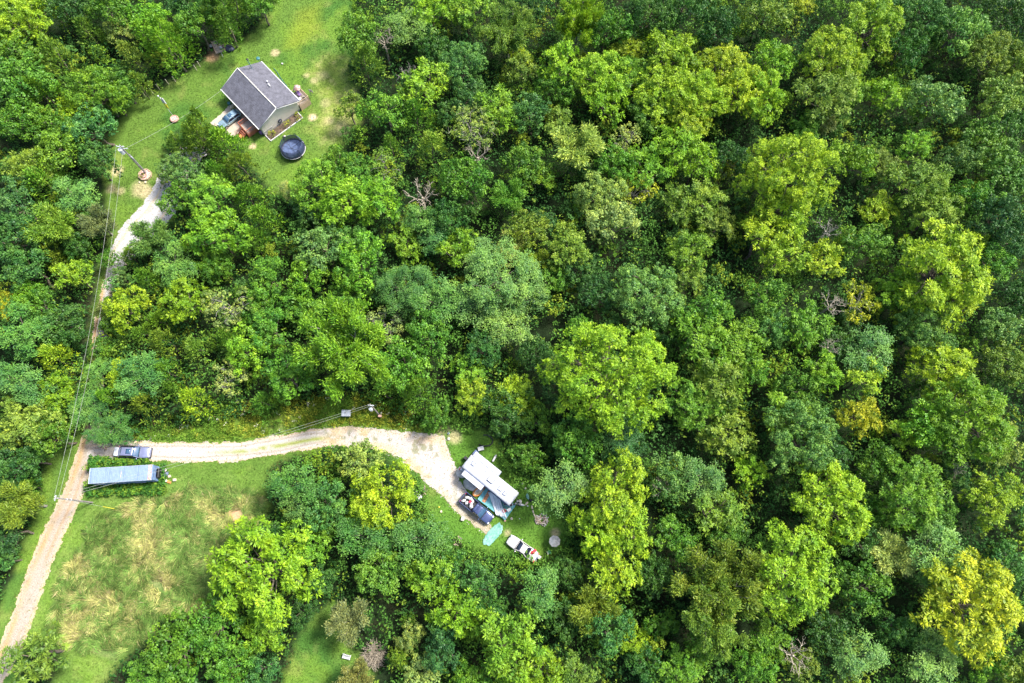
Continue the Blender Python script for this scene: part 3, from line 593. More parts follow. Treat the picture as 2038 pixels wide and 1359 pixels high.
TREES = """
60 45 50 s A;30 112 42 r G;130 18 38 r D;185 72 34 c O;226 30 36 r G;246 62 26 r P;130 130 44 c O;50 165 44 r G;88 190 42 c N;340 92 62 c N;448 36 62 c G;372 12 34 r D;520 14 30 r G
200 190 46 r N;245 175 30 r G;150 222 30 s A;40 250 42 r G;12 200 30 r D;100 250 38 r G;192 250 40 r B;130 300 42 r N;58 335 42 s O;196 330 32 r B;100 372 42 c N;156 398 38 f S;35 402 44 r B;192 440 32 w U;14 345 26 r D
230 205 24 r G;270 120 34 c O;300 40 36 r N;282 172 30 c O;390 60 34 r G;20 20 30 r D
102 466 42 w O;35 482 44 r T;152 556 30 s L;112 520 28 c O;60 545 38 r B;15 610 24 s Y;92 615 36 r G;132 642 36 r D;40 672 50 f B;42 750 46 f B;115 716 40 c A;118 782 34 s L;22 792 32 s O;50 862 44 s O;90 832 32 r G;112 872 36 r G;160 500 26 r D;75 590 28 r N
28 930 38 r D;72 916 30 r D;42 1000 42 w O;30 1062 36 r T;14 1112 26 r B;62 968 24 c G;70 1310 50 s O;6 985 26 r D
400 272 50 c O;362 302 34 c O;452 290 42 c N;348 336 26 r S;382 352 32 r S;432 350 34 c G;482 330 40 c O;414 402 46 s N;350 402 34 r G;490 396 42 c G;524 440 42 c N;575 372 18 f P;632 368 50 s N;702 402 46 s L;668 330 34 r G;718 345 34 r G;610 420 34 r D
178 768 24 f B;192 716 20 c O;186 806 26 f B;228 600 20 c N;222 520 18 r G;208 690 18 r G;232 640 22 r G;196 846 18 f B;
312 482 36 w S;258 508 27 c O;240 556 20 r S;430 470 48 s N;506 482 40 c G;416 530 30 s N;342 530 42 f S;292 572 42 c G;372 600 42 s L;268 622 38 s A;236 582 20 c U;216 622 22 w U;456 612 46 g P;530 556 38 r G;642 500 42 r S;620 560 36 r N;690 484 34 r B;600 480 30 r D;530 612 36 r G;592 612 36 r G;334 682 38 c O;392 692 36 c O;292 662 28 c G;300 742 42 f B;205 732 22 f S;160 812 28 f S;246 680 28 c O;240 742 24 s L;390 808 40 c A;292 800 38 c O;222 790 30 c N;232 850 28 f B;340 740 34 c G;450 752 32 g P;500 702 44 r N;572 752 46 r G;530 802 40 c G;546 660 40 r G;462 682 36 c G;682 688 78 w N;440 540 30 r G;320 640 28 c N;190 870 20 f B;345 780 24 c G
722 70 42 r G;810 48 38 f S;862 20 40 s L;930 26 38 s N;726 132 42 c O;848 172 42 s L;928 126 46 r B;930 192 34 r T;1010 65 46 w O;1150 55 48 w A;1030 110 24 s A;1040 142 34 s O;1300 26 48 r D;1210 60 42 r G;1060 10 34 r T;1250 98 32 s A;1125 132 44 s L;1190 152 52 s L;1216 205 44 s L;1330 128 44 s L;1330 192 52 s A;1370 242 46 s A;1350 298 44 s L;980 222 38 s N;1060 230 34 r B;1112 242 30 s O;1290 222 38 r G;760 230 42 r G;832 242 40 c G;940 272 46 g P;862 300 46 c O;772 330 34 g O;936 372 42 r G;932 412 30 r D;1020 392 36 w G;1042 320 36 r G;1062 352 32 r N;1142 302 42 w P;1202 390 48 r P;1266 388 34 g Y;1242 280 36 g P;1342 412 38 s O;1080 438 24 r T;760 400 42 s N;852 450 34 f B;900 440 36 r D;780 300 30 c G;860 100 32 r D;900 230 24 r D;1100 180 36 r G;1260 160 40 s N;1230 330 38 r G;1290 340 40 s N;1180 330 30 r D;700 220 30 r O
722 520 46 r N;802 482 34 s N;856 480 34 f B;916 500 38 s N;1046 468 38 r O;1130 500 42 s O;1222 460 44 r P;995 552 66 f S;1062 588 40 f S;948 612 44 f S;1020 492 32 f P;938 520 34 f S;880 610 44 f B;1010 640 42 f S;820 570 58 f B;1192 590 34 r T;1282 582 60 r S;1370 556 34 s O;1204 742 98 s L;1372 800 52 s N;1402 622 48 r G;762 652 36 g P;850 672 44 r G;800 722 44 r G;838 784 48 c G;772 786 40 c G;932 740 34 s N;930 792 32 s A;1016 780 38 s A;1002 824 42 r D;1060 838 32 r G;1102 780 30 r T;1132 880 44 r G;1232 882 46 f T;960 700 34 r D;1060 700 32 r D;1100 560 28 s G;1060 520 24 s A;750 570 34 r D;700 600 36 r G;1150 660 24 r G;868 826 28 r G;1320 660 30 r D;1150 530 34 r D
758 986 56 s A;712 912 38 r P;728 1020 34 s L;832 1080 46 f B;720 1082 48 f B;592 958 46 f B;600 1020 36 f S;660 1000 42 r B;760 1132 40 r G;876 1118 40 r D;852 1150 44 s N;902 1212 46 s L;946 1160 36 r B;1058 1190 44 f B;1130 1148 26 r D;1098 962 48 f S;1056 908 30 r G;1142 912 36 r D;1226 990 62 s A;1262 1060 48 s A;1180 1050 44 s L;1230 1132 46 s A;1182 1202 44 w O;1200 1262 44 r B;1436 1145 74 w O;1410 1232 66 w O;1000 1272 54 s N;1082 1322 48 s L;880 1300 44 r T;810 1262 30 r P;802 1312 32 c O;690 1240 40 w U;850 1342 30 r P;704 1346 34 w U;1264 1280 30 s L;1205 866 26 r D;1262 880 26 r T;1312 1240 30 r G;1302 1152 38 r D;1332 950 42 r S;1332 1070 38 r G;1388 960 42 f S;1422 1012 44 s O;1490 940 34 s L;1590 884 66 r S;1640 1010 70 s L;1570 1140 82 s L;1800 972 60 s N;1982 1000 44 s A;2000 1120 40 r B;1850 1112 50 f S;1782 1102 38 w P;1702 1182 46 r G;1925 1212 84 s Y;1860 1322 48 f S;1712 1302 44 f S;1650 1252 40 r D;1520 1280 34 s N;1500 1318 40 r G;1350 1336 40 s N;1290 1330 34 r D
548 1138 82 s L;470 1085 26 r B;620 1090 34 s N;640 1150 30 r T;520 1245 42 s N;430 1250 44 r G;360 1290 52 r G;330 1345 40 r G;450 1320 44 r G;530 1330 34 r B;600 1215 28 r D;280 1345 30 r G;650 1040 30 r G;960 1220 34 r D;1130 1230 34 r D;1150 1340 36 s O;950 1350 34 r N;560 1070 34 r D
1362 20 42 r D;1430 62 40 r D;1520 30 40 r O;1606 16 20 s Y;1710 58 52 s L;1640 122 50 s A;1830 40 46 r B;1900 70 42 r S;1962 112 44 r O;1995 40 40 r D;1870 202 44 r S;1982 202 42 r O;1430 130 50 s A;1472 180 50 s A;1512 202 46 s L;1382 192 48 s A;1540 132 38 r N;1692 172 34 s N;1772 190 38 s L;1642 202 44 s O;1570 340 82 s A;1545 430 46 s A;1382 332 42 s L;1402 402 44 s O;1446 322 34 r D;1600 262 28 s G;1690 320 40 r N;1640 246 24 r U;1752 330 32 s O;1812 290 30 s N;1820 372 42 s O;1900 322 38 r S;1750 412 28 s A;1850 432 42 s O;1930 400 40 r G;1962 432 46 r T;2002 342 40 r G;2010 262 38 r D;1940 280 38 r G;1790 110 38 r D;1760 20 36 r D;2025 130 34 r O
1372 502 42 s N;1422 452 36 s O;1512 480 46 s A;1562 502 42 s L;1640 522 38 s A;1732 480 38 r G;1858 530 74 s A;1912 592 46 s A;1800 590 42 s L;1932 490 32 s L;1970 530 36 r G;2002 470 40 r T;1702 604 36 g Y;1522 590 40 r G;1536 652 32 r B;1602 650 42 s N;1400 682 48 s N;1452 682 46 s N;1430 770 48 s O;1746 700 42 f B;1832 660 50 r S;1982 645 34 r S;2002 722 42 r O;1716 762 36 s A;1636 740 38 s N;1710 832 36 s Y;1790 862 34 s A;1560 842 46 s N;1452 862 46 s O;1890 742 58 s A;1930 842 66 s N;1830 850 46 r N;1650 900 36 r D;1660 680 32 r D;1500 740 34 r G;1690 640 26 r D;1990 880 38 s O;2020 600 34 r D;1600 780 40 r G;1740 930 38 r G;1720 1010 34 r G;1700 1080 36 r D;1450 1050 34 r G;1860 1030 34 r G;1900 950 30 r D;2010 1330 40 r O;1960 1320 36 r G;1600 1320 32 r O;1790 1240 38 r D
"""
def anchors():
    return [((520, 190), 'the grey roofed house'), ((585, 295), 'the trampoline'), ((975, 950), 'the white camper'), ((240, 942), 'the pale blue box trailer'), ((268, 900), 'the blue-silver car'), ((1042, 1090), 'the white sedan'),
            ((290, 348), 'the octagonal planter'), ((348, 237), 'the round brick planter'), ((757, 828), 'the pole by the driveway'), ((183, 1000), 'the roadside pole'), ((692, 824), 'the white utility box'), ((691, 1305), 'the white garden bench'), ((300, 1120), 'the tan meadow')]
BIG = {(1204, 742): 'the giant lime tree', (682, 688): 'the wispy lime tree', (995, 552): 'the giant grey-green tree', (1925, 1212): 'the big yellow tree', (1282, 582): 'the pale domed tree', (928, 126): 'the blue-green domed tree', (1570, 1140): 'the big lower lime tree',
       (1570, 340): 'the big yellow-green tree', (1590, 884): 'the grey-green domed tree', (548, 1138): 'the big lime tree by the meadow', (1226, 990): 'the big yellow-green tree by the white camper', (770, 985): 'the yellow-green tree by the gravel', (1858, 530): 'the tall yellow-green tree', (340, 92): 'the big evergreen above the lawn', (1746, 700): 'the soft blue-green tree'}
BIGLAB = {(1204, 742): 'largest lime green tree of all, wide tufted crown in the middle of the wood', (682, 688): 'wide lime green tree with wispy foliage and pale branches showing through', (995, 552): 'giant feathery grey-green tree in the centre of the wood',
          (1925, 1212): 'large yellow tree, brightest crown near the lower right corner', (1282, 582): 'pale grey-green dome shaped tree above the giant lime tree', (928, 126): 'dense blue-green dome shaped tree in the upper middle', (1570, 1140): 'huge lime tree with tufted crown, lower of the two big ones at lower right',
          (1570, 340): 'big yellow-green tufted tree with round crown at upper right', (1590, 884): 'large rounded grey-green tree right of the giant lime tree', (548, 1138): 'big lime green tufted tree on the right edge of the meadow', (1226, 990): 'big yellow-green tufted tree standing right of the white camper',
          (770, 985): 'yellow-green tree with dense crown beside the widening gravel driveway', (1858, 530): 'tall yellow-green tufted tree near the right edge, above the giant pair', (340, 92): 'big bushy evergreen tree at the upper edge of the house lawn', (1746, 700): 'soft feathery blue-green tree among yellow-green crowns at right'}
ORD = ['nearest', 'second', 'third', 'fourth', 'fifth', 'sixth', 'seventh', 'eighth', 'ninth', 'tenth', 'eleventh', 'twelfth', 'thirteenth', 'fourteenth']
random.seed(11); rt = np.random.default_rng(5)
spec = []
for chunk in TREES.replace('\n', ';').split(';'):
    q = chunk.split()
    if len(q) == 5: spec.append((float(q[0]), float(q[1]), float(q[2]), q[3], q[4]))
PXO = [np.array(a, float) for a in (LAWN_UP, LOWER, LAWN_BOT)]
def open_px(x, y): return min(float(sdist(np.array([float(x)]), np.array([float(y)]), a)[0]) for a in PXO)
# smaller trees that fill what the larger ones leave open
tries = 0
cx = np.array([s[0] for s in spec]); cy = np.array([s[1] for s in spec]); cr = np.array([s[2] for s in spec])
cand = np.stack([rt.uniform(-25, 2063, 9000), rt.uniform(-25, 1384, 9000)], -1)
NT = 297
while len(spec) < NT and tries < 9000:
    x, y = cand[tries]; tries += 1
    gap = np.min(np.hypot(cx-x, cy-y)-cr*.72)
    need = 24 if tries < 6000 else 17
    if gap < need or open_px(x, y) < 26: continue
    r_ = min(max(gap*1.0, 22), 38); k = rt.choice(list('GGDTNOBDG')); f = rt.choice(list('rrrrcsf'))
    spec.append((x, y, r_, f, k)); cx = np.append(cx, x); cy = np.append(cy, y); cr = np.append(cr, r_)
CROWN_DISC = []
DEAD = [(762, 68, 24, 'bare twiggy grey tree above the clearing edge'), (810, 138, 22, 'dead grey upright brushy tree among green crowns'), (805, 258, 15, 'small dead pinkish tree with fine twigs'), (838, 382, 32, 'dead tree with tall white trunks below the thin-crowned evergreens'),
        (950, 300, 30, 'dead branches of a bleached tree reaching through a pale crown'), (1185, 262, 24, 'white forked dead tree between lime green crowns'), (1665, 600, 28, 'bleached dead limbs left of the yellow tree'), (1320, 968, 20, 'small bleached dead tree right of the big yellow-green tree'),
        (1590, 1308, 34, 'fallen bleached dead tree with forked limbs near the bottom'), (1655, 450, 26, 'reddish bare broken tree in the upper right wood'), (1660, 685, 20, 'pale forked snag in the right wood'), (745, 590, 22, 'grey dead tangle beside the wispy lime tree'), (1918, 930, 16, 'pale broken trunk in a dark gap near the right edge')]
def tri(cat_col): return COL[cat_col][0]
infos = []
for i, (x, y, rp, f, k) in enumerate(spec):
    kind, fword, oname = FORM[f]
    p = P(x, y, 9.0); _, _, wd = proj(*p); R = rp*wd/FPX
    cm, tb, R0, H0, zc = proto(kind, R); s = R/R0*1.14; p = P(x, y, zc*s)
    cc = np.array(COL[k][0])*np.array([rt.uniform(.88, 1.10), 1.0, rt.uniform(.8, 1.2)])*rt.uniform(.84, 1.14)
    if (x, y) in BIGLAB: cc = np.array(COL[k][0])*1.04
    sz = rt.uniform(.88, 1.12)
    t = thing(oname, None, 'tree', (p[0], p[1], 0), rt.uniform(0, 6.28)); t.scale = (s*rt.uniform(.86, 1.12), s*rt.uniform(.86, 1.12), s*sz); t.rotation_euler = (rt.uniform(-.13, .13), rt.uniform(-.13, .13), rt.uniform(0, 6.28))
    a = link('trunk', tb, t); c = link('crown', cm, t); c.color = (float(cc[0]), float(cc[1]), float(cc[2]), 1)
    CROWN_DISC.append((p[0], p[1], R))
    size = 'small ' if R < 3.1 else ('large ' if R > 5.0 else '')
    infos.append([t, x, y, size, COL[k][1], fword, R])
ALLA = anchors()+list(BIG.items())
used = {}
def sector(dx, dy):
    a = math.degrees(math.atan2(-dy, dx)) % 360; return ['right of', 'above and right of', 'above', 'above and left of', 'left of', 'below and left of', 'below', 'below and right of'][int(((a+22.5) % 360)//45)]
for it in infos:
    t, x, y, size, cw, fw_, R = it
    if (x, y) in BIGLAB: t['label'] = BIGLAB[(x, y)]; t['group'] = 'large trees standing out of the wood'; continue
    an = min(ALLA, key=lambda a: math.hypot(a[0][0]-x, a[0][1]-y)); key = (cw, fw_, sector(x-an[0][0], y-an[0][1]), an[1])
    used.setdefault(key, []).append((math.hypot(an[0][0]-x, an[0][1]-y), it))
    t['group'] = 'trees of the wood'
for (cw, fw_, sct, an), lst in used.items():
    lst.sort(key=lambda q: q[0])
    for j, (_, it) in enumerate(lst):
        an = an.replace('the big yellow-green tree by the white camper', 'the big camper-side tree'); o = '' if len(lst) == 1 else (ORD[j]+' ')
        an = an.replace('the yellow-green tree by the gravel', 'the yellow-green gravel-side tree').replace('the big lime tree by the meadow', 'the meadow-side lime tree')
        it[0]['label'] = f'{o}{it[3]}{cw} {fw_} tree {sct} {an}'.replace('  ', ' ')
dm = {}
for j, (x, y, rp, lab) in enumerate(DEAD):
    p = P(x, y, 8); _, _, wd = proj(*p); R = rp*wd/FPX
    v = j % 4
    if v not in dm: dm[v] = dead_proto(3.0, 12.0, v, m='dead_wood' if v != 1 else 'pale_bark')
    if j in (2, 5, 11): continue
    t = thing('dead_tree', lab, 'dead tree', (p[0], p[1], 0), rt.uniform(0, 6.28)); s = R/3.0*1.2; t.scale = (s, s, 1.12)
    link('branches', dm[v], t)
p = P(745, 1303, .8); t = thing('dead_shrub', 'bleached dead shrub with twigs radiating like a burst near the bottom lawn', 'dead shrub', (p[0], p[1], 0)); link('branches', dead_proto(2.3, 4, 77, True), t)

# ------------------------------------------------------------------ undergrowth, weeds, grasses (nobody could count them)
def leafcloud_stuff(name, label, X, Y, Zt, cols, k, spread, ln, wd, kind='round', trans=.25):
    r = np.random.default_rng(hash_(name)); N = len(X); c = np.stack([X, Y, Zt], -1); nn = nrm(r.normal(size=(N, 3))*.35+[0, 0, 1])
    V, t = tufts(r, c, nn, k, spread, ln, wd, kind); V[:, 2] = np.maximum(V[:, 2], .03)
    cc = np.repeat(cols, k, 0)*(0.6+.8*np.clip(t, 0, 1))[:, None]
    cc = np.concatenate([cc, np.ones((len(cc), 1))], -1)
    o = link(name, mesh_np(name, V, np.arange(len(V)).reshape(-1, 4), PLANT, {'tint': ('FLOAT_COLOR', 'FACE', cc)})); tag(o, label, kind='stuff'); return o
PLANT = attr_mat('small_plants', rough=.7, nscale=1.5, namt=.25, bump=0, trans=.25)
N = 62000; X = rt.uniform(-112, 108, N); Y = rt.uniform(-28, 124, N); sd = open_sd(X, Y)
kp = (sd > .5) & (fbm(X, Y, 5, 61) > .28); X, Y = X[kp], Y[kp]; n1 = fbm(X, Y, 6, 62); n2 = rt.uniform(0, 1, len(X))
col = mix(np.zeros((len(X), 3))+np.array((.035, .11, .022)), (.10, .24, .035), sstep(.4, .7, n1)); col = mix(col, (.22, .33, .03), (n2 > .9)*.7)
leafcloud_stuff('undergrowth', 'dark leafy undergrowth filling the gaps between the trees', X, Y, .3+n2*3.2*sstep(0, 5, sd[kp]), col, 9, .75, .42, .26)
# saplings and tall brush between the crowns
NB = 1500; X = rt.uniform(-108, 104, NB); Y = rt.uniform(-26, 120, NB); kp = open_sd(X, Y) > 1.3; X, Y = X[kp], Y[kp]; KK = 30; nb = len(X)
hh = rt.uniform(2.2, 6.2, nb); rr = rt.uniform(1.1, 2.1, nb); dd = rdir(rt, nb*KK, .45); ctr = np.repeat(np.stack([X, Y, hh-rr], -1), KK, 0)+dd*np.repeat(rr, KK)[:, None]*[1, 1, 1]*rt.uniform(.7, 1.1, (nb*KK, 1))
pal = np.array([(.10, .21, .02), (.15, .28, .022), (.07, .17, .025), (.09, .21, .045), (.20, .28, .022), (.055, .14, .022)]); col = np.repeat(pal[rt.integers(0, 6, nb)]*rt.uniform(.8, 1.15, (nb, 1)), KK, 0)
leafcloud_stuff('saplings', 'green saplings and brush filling the gaps between the crowns', ctr[:, 0], ctr[:, 1], ctr[:, 2], col, 9, .38, .36, .22)
# weedy bank above the driveway
N = 17000; X = rt.uniform(-66, -6, N); Y = rt.uniform(8, 34, N); sd = sdist(X, Y, WP['scrub']); rd = np.minimum(r2_d(X, Y), r1_d(X, Y)); kp = (sd+(fbm(X, Y, 2, 9)-.5)*2 < -.05) & (rd > .35)
X, Y, sd = X[kp], Y[kp], sd[kp]; n = fbm(X, Y, 3.5, 15); n2 = rt.uniform(0, 1, len(X))
col = mix(np.zeros((len(X), 3))+np.array((.13, .27, .03)), (.30, .36, .035), sstep(.42, .62, n)); col = mix(col, (.42, .40, .05), (n2 > .88)*sstep(.4, .6, n)); col = mix(col, (.42, .28, .12), (n2 < .02)*1.); col = mix(col, (.7, .7, .6), (n2 > .985)*.8)
leafcloud_stuff('weeds', 'yellow-green weeds on the bank above the driveway', X, Y, .15+.9*sstep(.1, -2.5, sd)*n2, col, 9, .42, .30, .14, 'spray')
# tangle round the box trailer
pts = []
for (x0, x1, y0, y1, n, h) in ((172, 300, 915, 926, 170, .8), (176, 330, 962, 984, 300, .8), (303, 330, 925, 965, 90, 1.0), (170, 228, 912, 936, 160, 2.2)):
    for _ in range(n): q = P(rt.uniform(x0, x1), rt.uniform(y0, y1)); pts.append((q[0], q[1], rt.uniform(.2, 1)*h))
pts = np.array(pts); n2 = rt.uniform(0, 1, len(pts)); col = mix(np.zeros((len(pts), 3))+np.array((.055, .17, .025)), (.20, .34, .03), (n2 > .6)*.8)
keep = r1_d(pts[:, 0], pts[:, 1]) > .1; pts, col = pts[keep], col[keep]
leafcloud_stuff('weeds', 'rank green weeds growing round the pale blue box trailer', pts[:, 0], pts[:, 1], pts[:, 2], col, 16, .5, .34, .18)
# young shrubs and rank grass round the camper clearing
N = 5200; X = rt.uniform(-14, 12, N); Y = rt.uniform(-6, 24, N); sd = sdist(X, Y, WP['yard']); osd = open_sd(X, Y); kp = (osd > -1.6+fbm(X, Y, 2.2, 8)*1.5) & (osd < 2.5) & (r2_d(X, Y) > .4) & (np.hypot(X-P(968, 878)[0], Y-P(968, 878)[1]) > 2.6); X, Y = X[kp], Y[kp]; n2 = rt.uniform(0, 1, len(X))
col = mix(np.zeros((len(X), 3))+np.array((.06, .19, .03)), (.16, .32, .04), n2)
leafcloud_stuff('shrubbery', 'low leafy shrubbery at the edge of the camper clearing', X, Y, .15+.9*n2, col, 9, .45, .32, .18)
def blades(name, label, X, Y, L, W, ang, elev, cols, lift=.02):
    N = len(X); r = np.random.default_rng(hash_(name)); d = np.stack([np.cos(ang)*np.cos(elev), np.sin(ang)*np.cos(elev), np.sin(elev)], -1); s = np.stack([-np.sin(ang), np.cos(ang), np.zeros(N)], -1)
    p0 = np.stack([X, Y, np.full(N, -.03)], -1); L = L[:, None]; W = W[:, None]
    p1 = p0+d*L*.55; d2 = d*[1, 1, .15]; p2 = p1+nrm(d2)*L*.5; p2[:, 2] = np.maximum(p2[:, 2], lift)
    V = np.stack([p0-s*W*.5, p0+s*W*.5, p1+s*W*.42, p1-s*W*.42, p2+s*W*.1, p2-s*W*.1], 1).reshape(-1, 3)
    b = np.arange(N)[:, None]*6; F = np.concatenate([b+[0, 1, 2, 3], b+[3, 2, 4, 5]], 1).reshape(-1, 4)
    cc = np.repeat(np.concatenate([cols, np.ones((N, 1))], -1), 2, 0)
    o = link(name, mesh_np(name, V, F, PLANT, {'tint': ('FLOAT_COLOR', 'FACE', cc)})); tag(o, label, kind='stuff'); return o
# tall meadow grass, lodged in swirls
NC = 5200; X = rt.uniform(-66, -36, NC); Y = rt.uniform(-16, 8, NC); md = sdist(X, Y, WP['mea'])
ppx, ppy, _ = proj(X, Y, 0); ringd = np.abs(np.hypot(ppx-282, (ppy-1195)*1.15)-46)
kp = (md+(fbm(X, Y, 2.5, 5)-.5)*2.4 < 0) & ~((ringd < 9) & (rt.uniform(0, 1, NC) < .9)); pr_ = P(465, 1025); kp &= np.hypot(X-pr_[0], (Y-pr_[1])*1.3) > 1.25+fbm(X, Y, .8, 6)*.6; X, Y = X[kp], Y[kp]; K = 40
cb_ = np.repeat(rt.uniform(.45, 1.5, len(X)), K); A = fbm(X, Y, 5.5, 71, 2)*14+rt.normal(size=len(X))*.75; tan = sstep(.46, .66, fbm(X, Y, 3.4, 72)*.45+fbm(X, Y, 1.0, 74)*.55)
X = np.repeat(X, K)+rt.normal(size=len(X)*K)*.21; Y = np.repeat(Y, K)+rt.normal(size=len(X))*.21; A = np.repeat(A, K)+rt.normal(size=len(X))*.32; tn = np.clip(np.repeat(tan, K)+rt.normal(size=len(X))*.22, 0, 1)
col = mix(np.zeros((len(X), 3))+np.array((.115, .22, .04)), (.38, .36, .12), tn); col = mix(col, (.46, .37, .20), (rt.uniform(0, 1, len(X)) > .9)*tn)
blades('meadow_grass', 'tall tan and green grass lying in swirls across the meadow', X, Y, rt.uniform(.7, 1.5, len(X)), rt.uniform(.05, .10, len(X)), A, rt.uniform(.25, 1.1, len(X)), col*rt.uniform(.7, 1.3, (len(X), 1))*cb_[:, None])
# short lawn grass
N = 210000; X = rt.uniform(-72, 16, N); Y = rt.uniform(-22, 108, N); sd = open_sd(X, Y)
e_ = np.minimum(r1_d(X, Y), r2_d(X, Y)); kp = (sd < .6) & (e_ > np.where(rt.uniform(0, 1, N) < .3, -.75, -.12)) & (pad_d(X, Y) > 0) & (sdist(X, Y, WP['mea']) > -1); X, Y = X[kp], Y[kp]
col = np.clip(mix(ground_tint(X, Y), (.30, .29, .06), sstep(.25, -.2, e_[kp])*.7)*rt.uniform(.6, 1.6, (len(X), 1)), 0, 1)
blades('lawn_grass', 'short green grass of the clearings and verges', X, Y, rt.uniform(.12, .34, len(X)), rt.uniform(.05, .10, len(X)), rt.uniform(0, 6.28, len(X)), rt.uniform(.3, 1.2, len(X)), col)
# pebbles on the pad
N = 2600; X = rt.uniform(-30, 0, N); Y = rt.uniform(2, 22, N); kp = (sdist(X, Y, WP['pad']) < .2); X, Y = X[kp], Y[kp]; n = len(X); hh = rt.uniform(.04, .11, n)
o8 = np.array([(1, 0, 0), (0, 1, 0), (-1, 0, 0), (0, -1, 0), (0, 0, 1.)]); V = (np.stack([X, Y, np.full(n, .01)], -1)[:, None]+o8[None]*hh[:, None, None]*rt.uniform(.6, 1.4, (n, 5, 1))).reshape(-1, 3)
b = np.arange(n)[:, None]*5; F = np.concatenate([b+[0, 1, 4], b+[1, 2, 4], b+[2, 3, 4], b+[3, 0, 4]], 1).reshape(-1, 3)
g_ = rt.uniform(.25, .62, n); cc = np.repeat(np.stack([g_, g_*.93, g_*.86, np.ones(n)], -1), 4, 0)
tag(link('gravel', mesh_np('gravel', V, F, PLANT, {'tint': ('FLOAT_COLOR', 'FACE', cc)})), 'loose pale stones on the widened driveway', kind='stuff')
# ------------------------------------------------------------------ house
HC = (-48.09, 77.70); HR = math.radians(-44.3)
hs = thing('house', 'grey roofed house with beige siding on the upper lawn', 'house', (HC[0], HC[1], 0), HR)
HD = np.array([math.cos(HR), math.sin(HR)]); HN = np.array([-math.sin(HR), math.cos(HR)])
def hw(x, y): q = np.array(HC)+HD*x+HN*y; return (q[0], q[1])
def sub(name, mb, m, par, bevel=0): return mb.build(name, M[m], par, bevel)
WX, WY, WZ, RZ = 5.35, 4.08, 2.85, 4.75
b = MB(); prof = [(-WY, .35), (WY, .35), (WY, WZ), (0, RZ-.14), (-WY, WZ)]
b.loft([[(sx, p[0], p[1]) for p in prof] for sx in (-WX, WX)], smooth=False); wall = sub('wall', b, 'siding', hs)
b = MB(); b.box((0, 0, .1), (2*WX+.04, 2*WY+.04, .56)); sub('foundation', b, 'foundation', hs)
for sg in (-1, 1):
    sl_ = (RZ-WZ)/4.5; b = MB(); n = 24
    e = [(-5.74, sg*4.5, WZ-.02), (5.74, sg*4.5, WZ-.02), (5.74, sg*.02, RZ), (-5.74, sg*.02, RZ)]
    if sg < 0: b.patch(e, 20, 10, 0, .12)
    else: b.patch([e[1], e[0], e[3], e[2]], 20, 10, 0, .12)
    for f in range(len(b.sm)): b.sm[f] = False
    sub('roof', b, 'shingle', hs)
    b = MB(); b.box((0, sg*4.58, WZ-.06), (11.5, .13, .14)); sub('gutter', b, 'white', hs)
    b = MB()
    for sx in (-5.77, 5.77): b.patch([(sx-.02, sg*4.5, WZ-.18), (sx+.02, sg*4.5, WZ-.18), (sx+.02, sg*.02, RZ-.16), (sx-.02, sg*.02, RZ-.16)], 1, 1, 0, -.19)
    sub('rake_board', b, 'white', hs)
b = MB(); b.tube([(-5.76, 0, RZ+.02), (0, 0, RZ+.03), (5.76, 0, RZ+.02)], .10, 6); sub('ridge_cap', b, 'ridge', hs)
for (x, y) in ((-.45, 2.43), (.26, 2.24), (.64, 2.18)):
    z = RZ-abs(y)*(RZ-WZ)/4.5; b = MB(); b.cyl((x, y, z-.1), (x, y, z+.38), .085, n=10); b.cyl((x, y, z+.38), (x, y, z+.44), .15, .10, n=10); sub('vent_pipe', b, 'white', hs)
z = RZ-2.1*(RZ-WZ)/4.5; b = MB(); b.tube([(-4.73, 2.1, z-.05), (-4.75, 2.1, z+.9), (-4.7, 2.1, z+2.3)], .045, 8)
for k, (zz, l) in enumerate(((2.2, .45), (1.7, .6), (1.3, .5))): b.cyl((-4.73-l/2, 2.1-.2, z+zz), (-4.73+l/2, 2.1+.2, z+zz), .025, n=6)
for a in (0, 2.1, 4.2): b.cyl((-4.73+.5*math.cos(a), 2.1+.5*math.sin(a), z-.02), (-4.73, 2.1, z+.8), .02, n=5)
am = sub('antenna_mast', b, 'teal', hs)
b = MB(); b.blob((-4.7, 2.1, z+2.4), (.45, .45, .25), .05); sub('antenna_head', b, 'black', am)
b = MB(); b.cyl((-6.1, 4.3, 2.7), (-6.1, 4.35, 3.4), .04, n=6); b.blob((-6.1, 4.35, 3.5), (.75, .75, .3), .05); b.cyl((-5.75, 4.2, 2.7), (-6.1, 4.3, 2.7), .04, n=6); sub('satellite_dish', b, 'teal', hs)
def window(x, y, z, w_, h, axis, par):
    f = MB(); d = (w_, .06, h) if axis == 'y' else (.06, w_, h); s = 1 if (y if axis == 'y' else x) > 0 else -1
    o = (0, .035*s, 0) if axis == 'y' else (.035*s, 0, 0)
    f.box((x, y, z), d); wn = sub('window', f, 'white', par)
    f = MB(); d2 = (w_-.16, .02, h-.16) if axis == 'y' else (.02, w_-.16, h-.16); f.box((x+o[0], y+o[1], z), d2); sub('pane', f, 'glass', wn)
for x in (-3.6, -1.2): window(x, -WY-.03, 1.8, 1.1, 1.1, 'y', hs)
for x in (-3.4, -.6): window(x, WY+.03, 1.8, 1.2, 1.1, 'y', hs)
b = MB(); b.box((2.4, -WY-.03, 1.9), (.95, .07, 2.0)); dr = sub('door', b, 'white', hs); b = MB(); b.cyl((2.75, -WY-.07, 1.8), (2.75, -WY-.14, 1.8), .04, n=8); sub('handle', b, 'steel', dr)
b = MB(); b.box((3.9, WY+.03, 1.95), (1.8, .07, 2.0)); dr = sub('door', b, 'white', hs); b = MB(); b.box((3.9, WY+.08, 1.95), (1.6, .03, 1.8)); sub('pane', b, 'glass', dr)
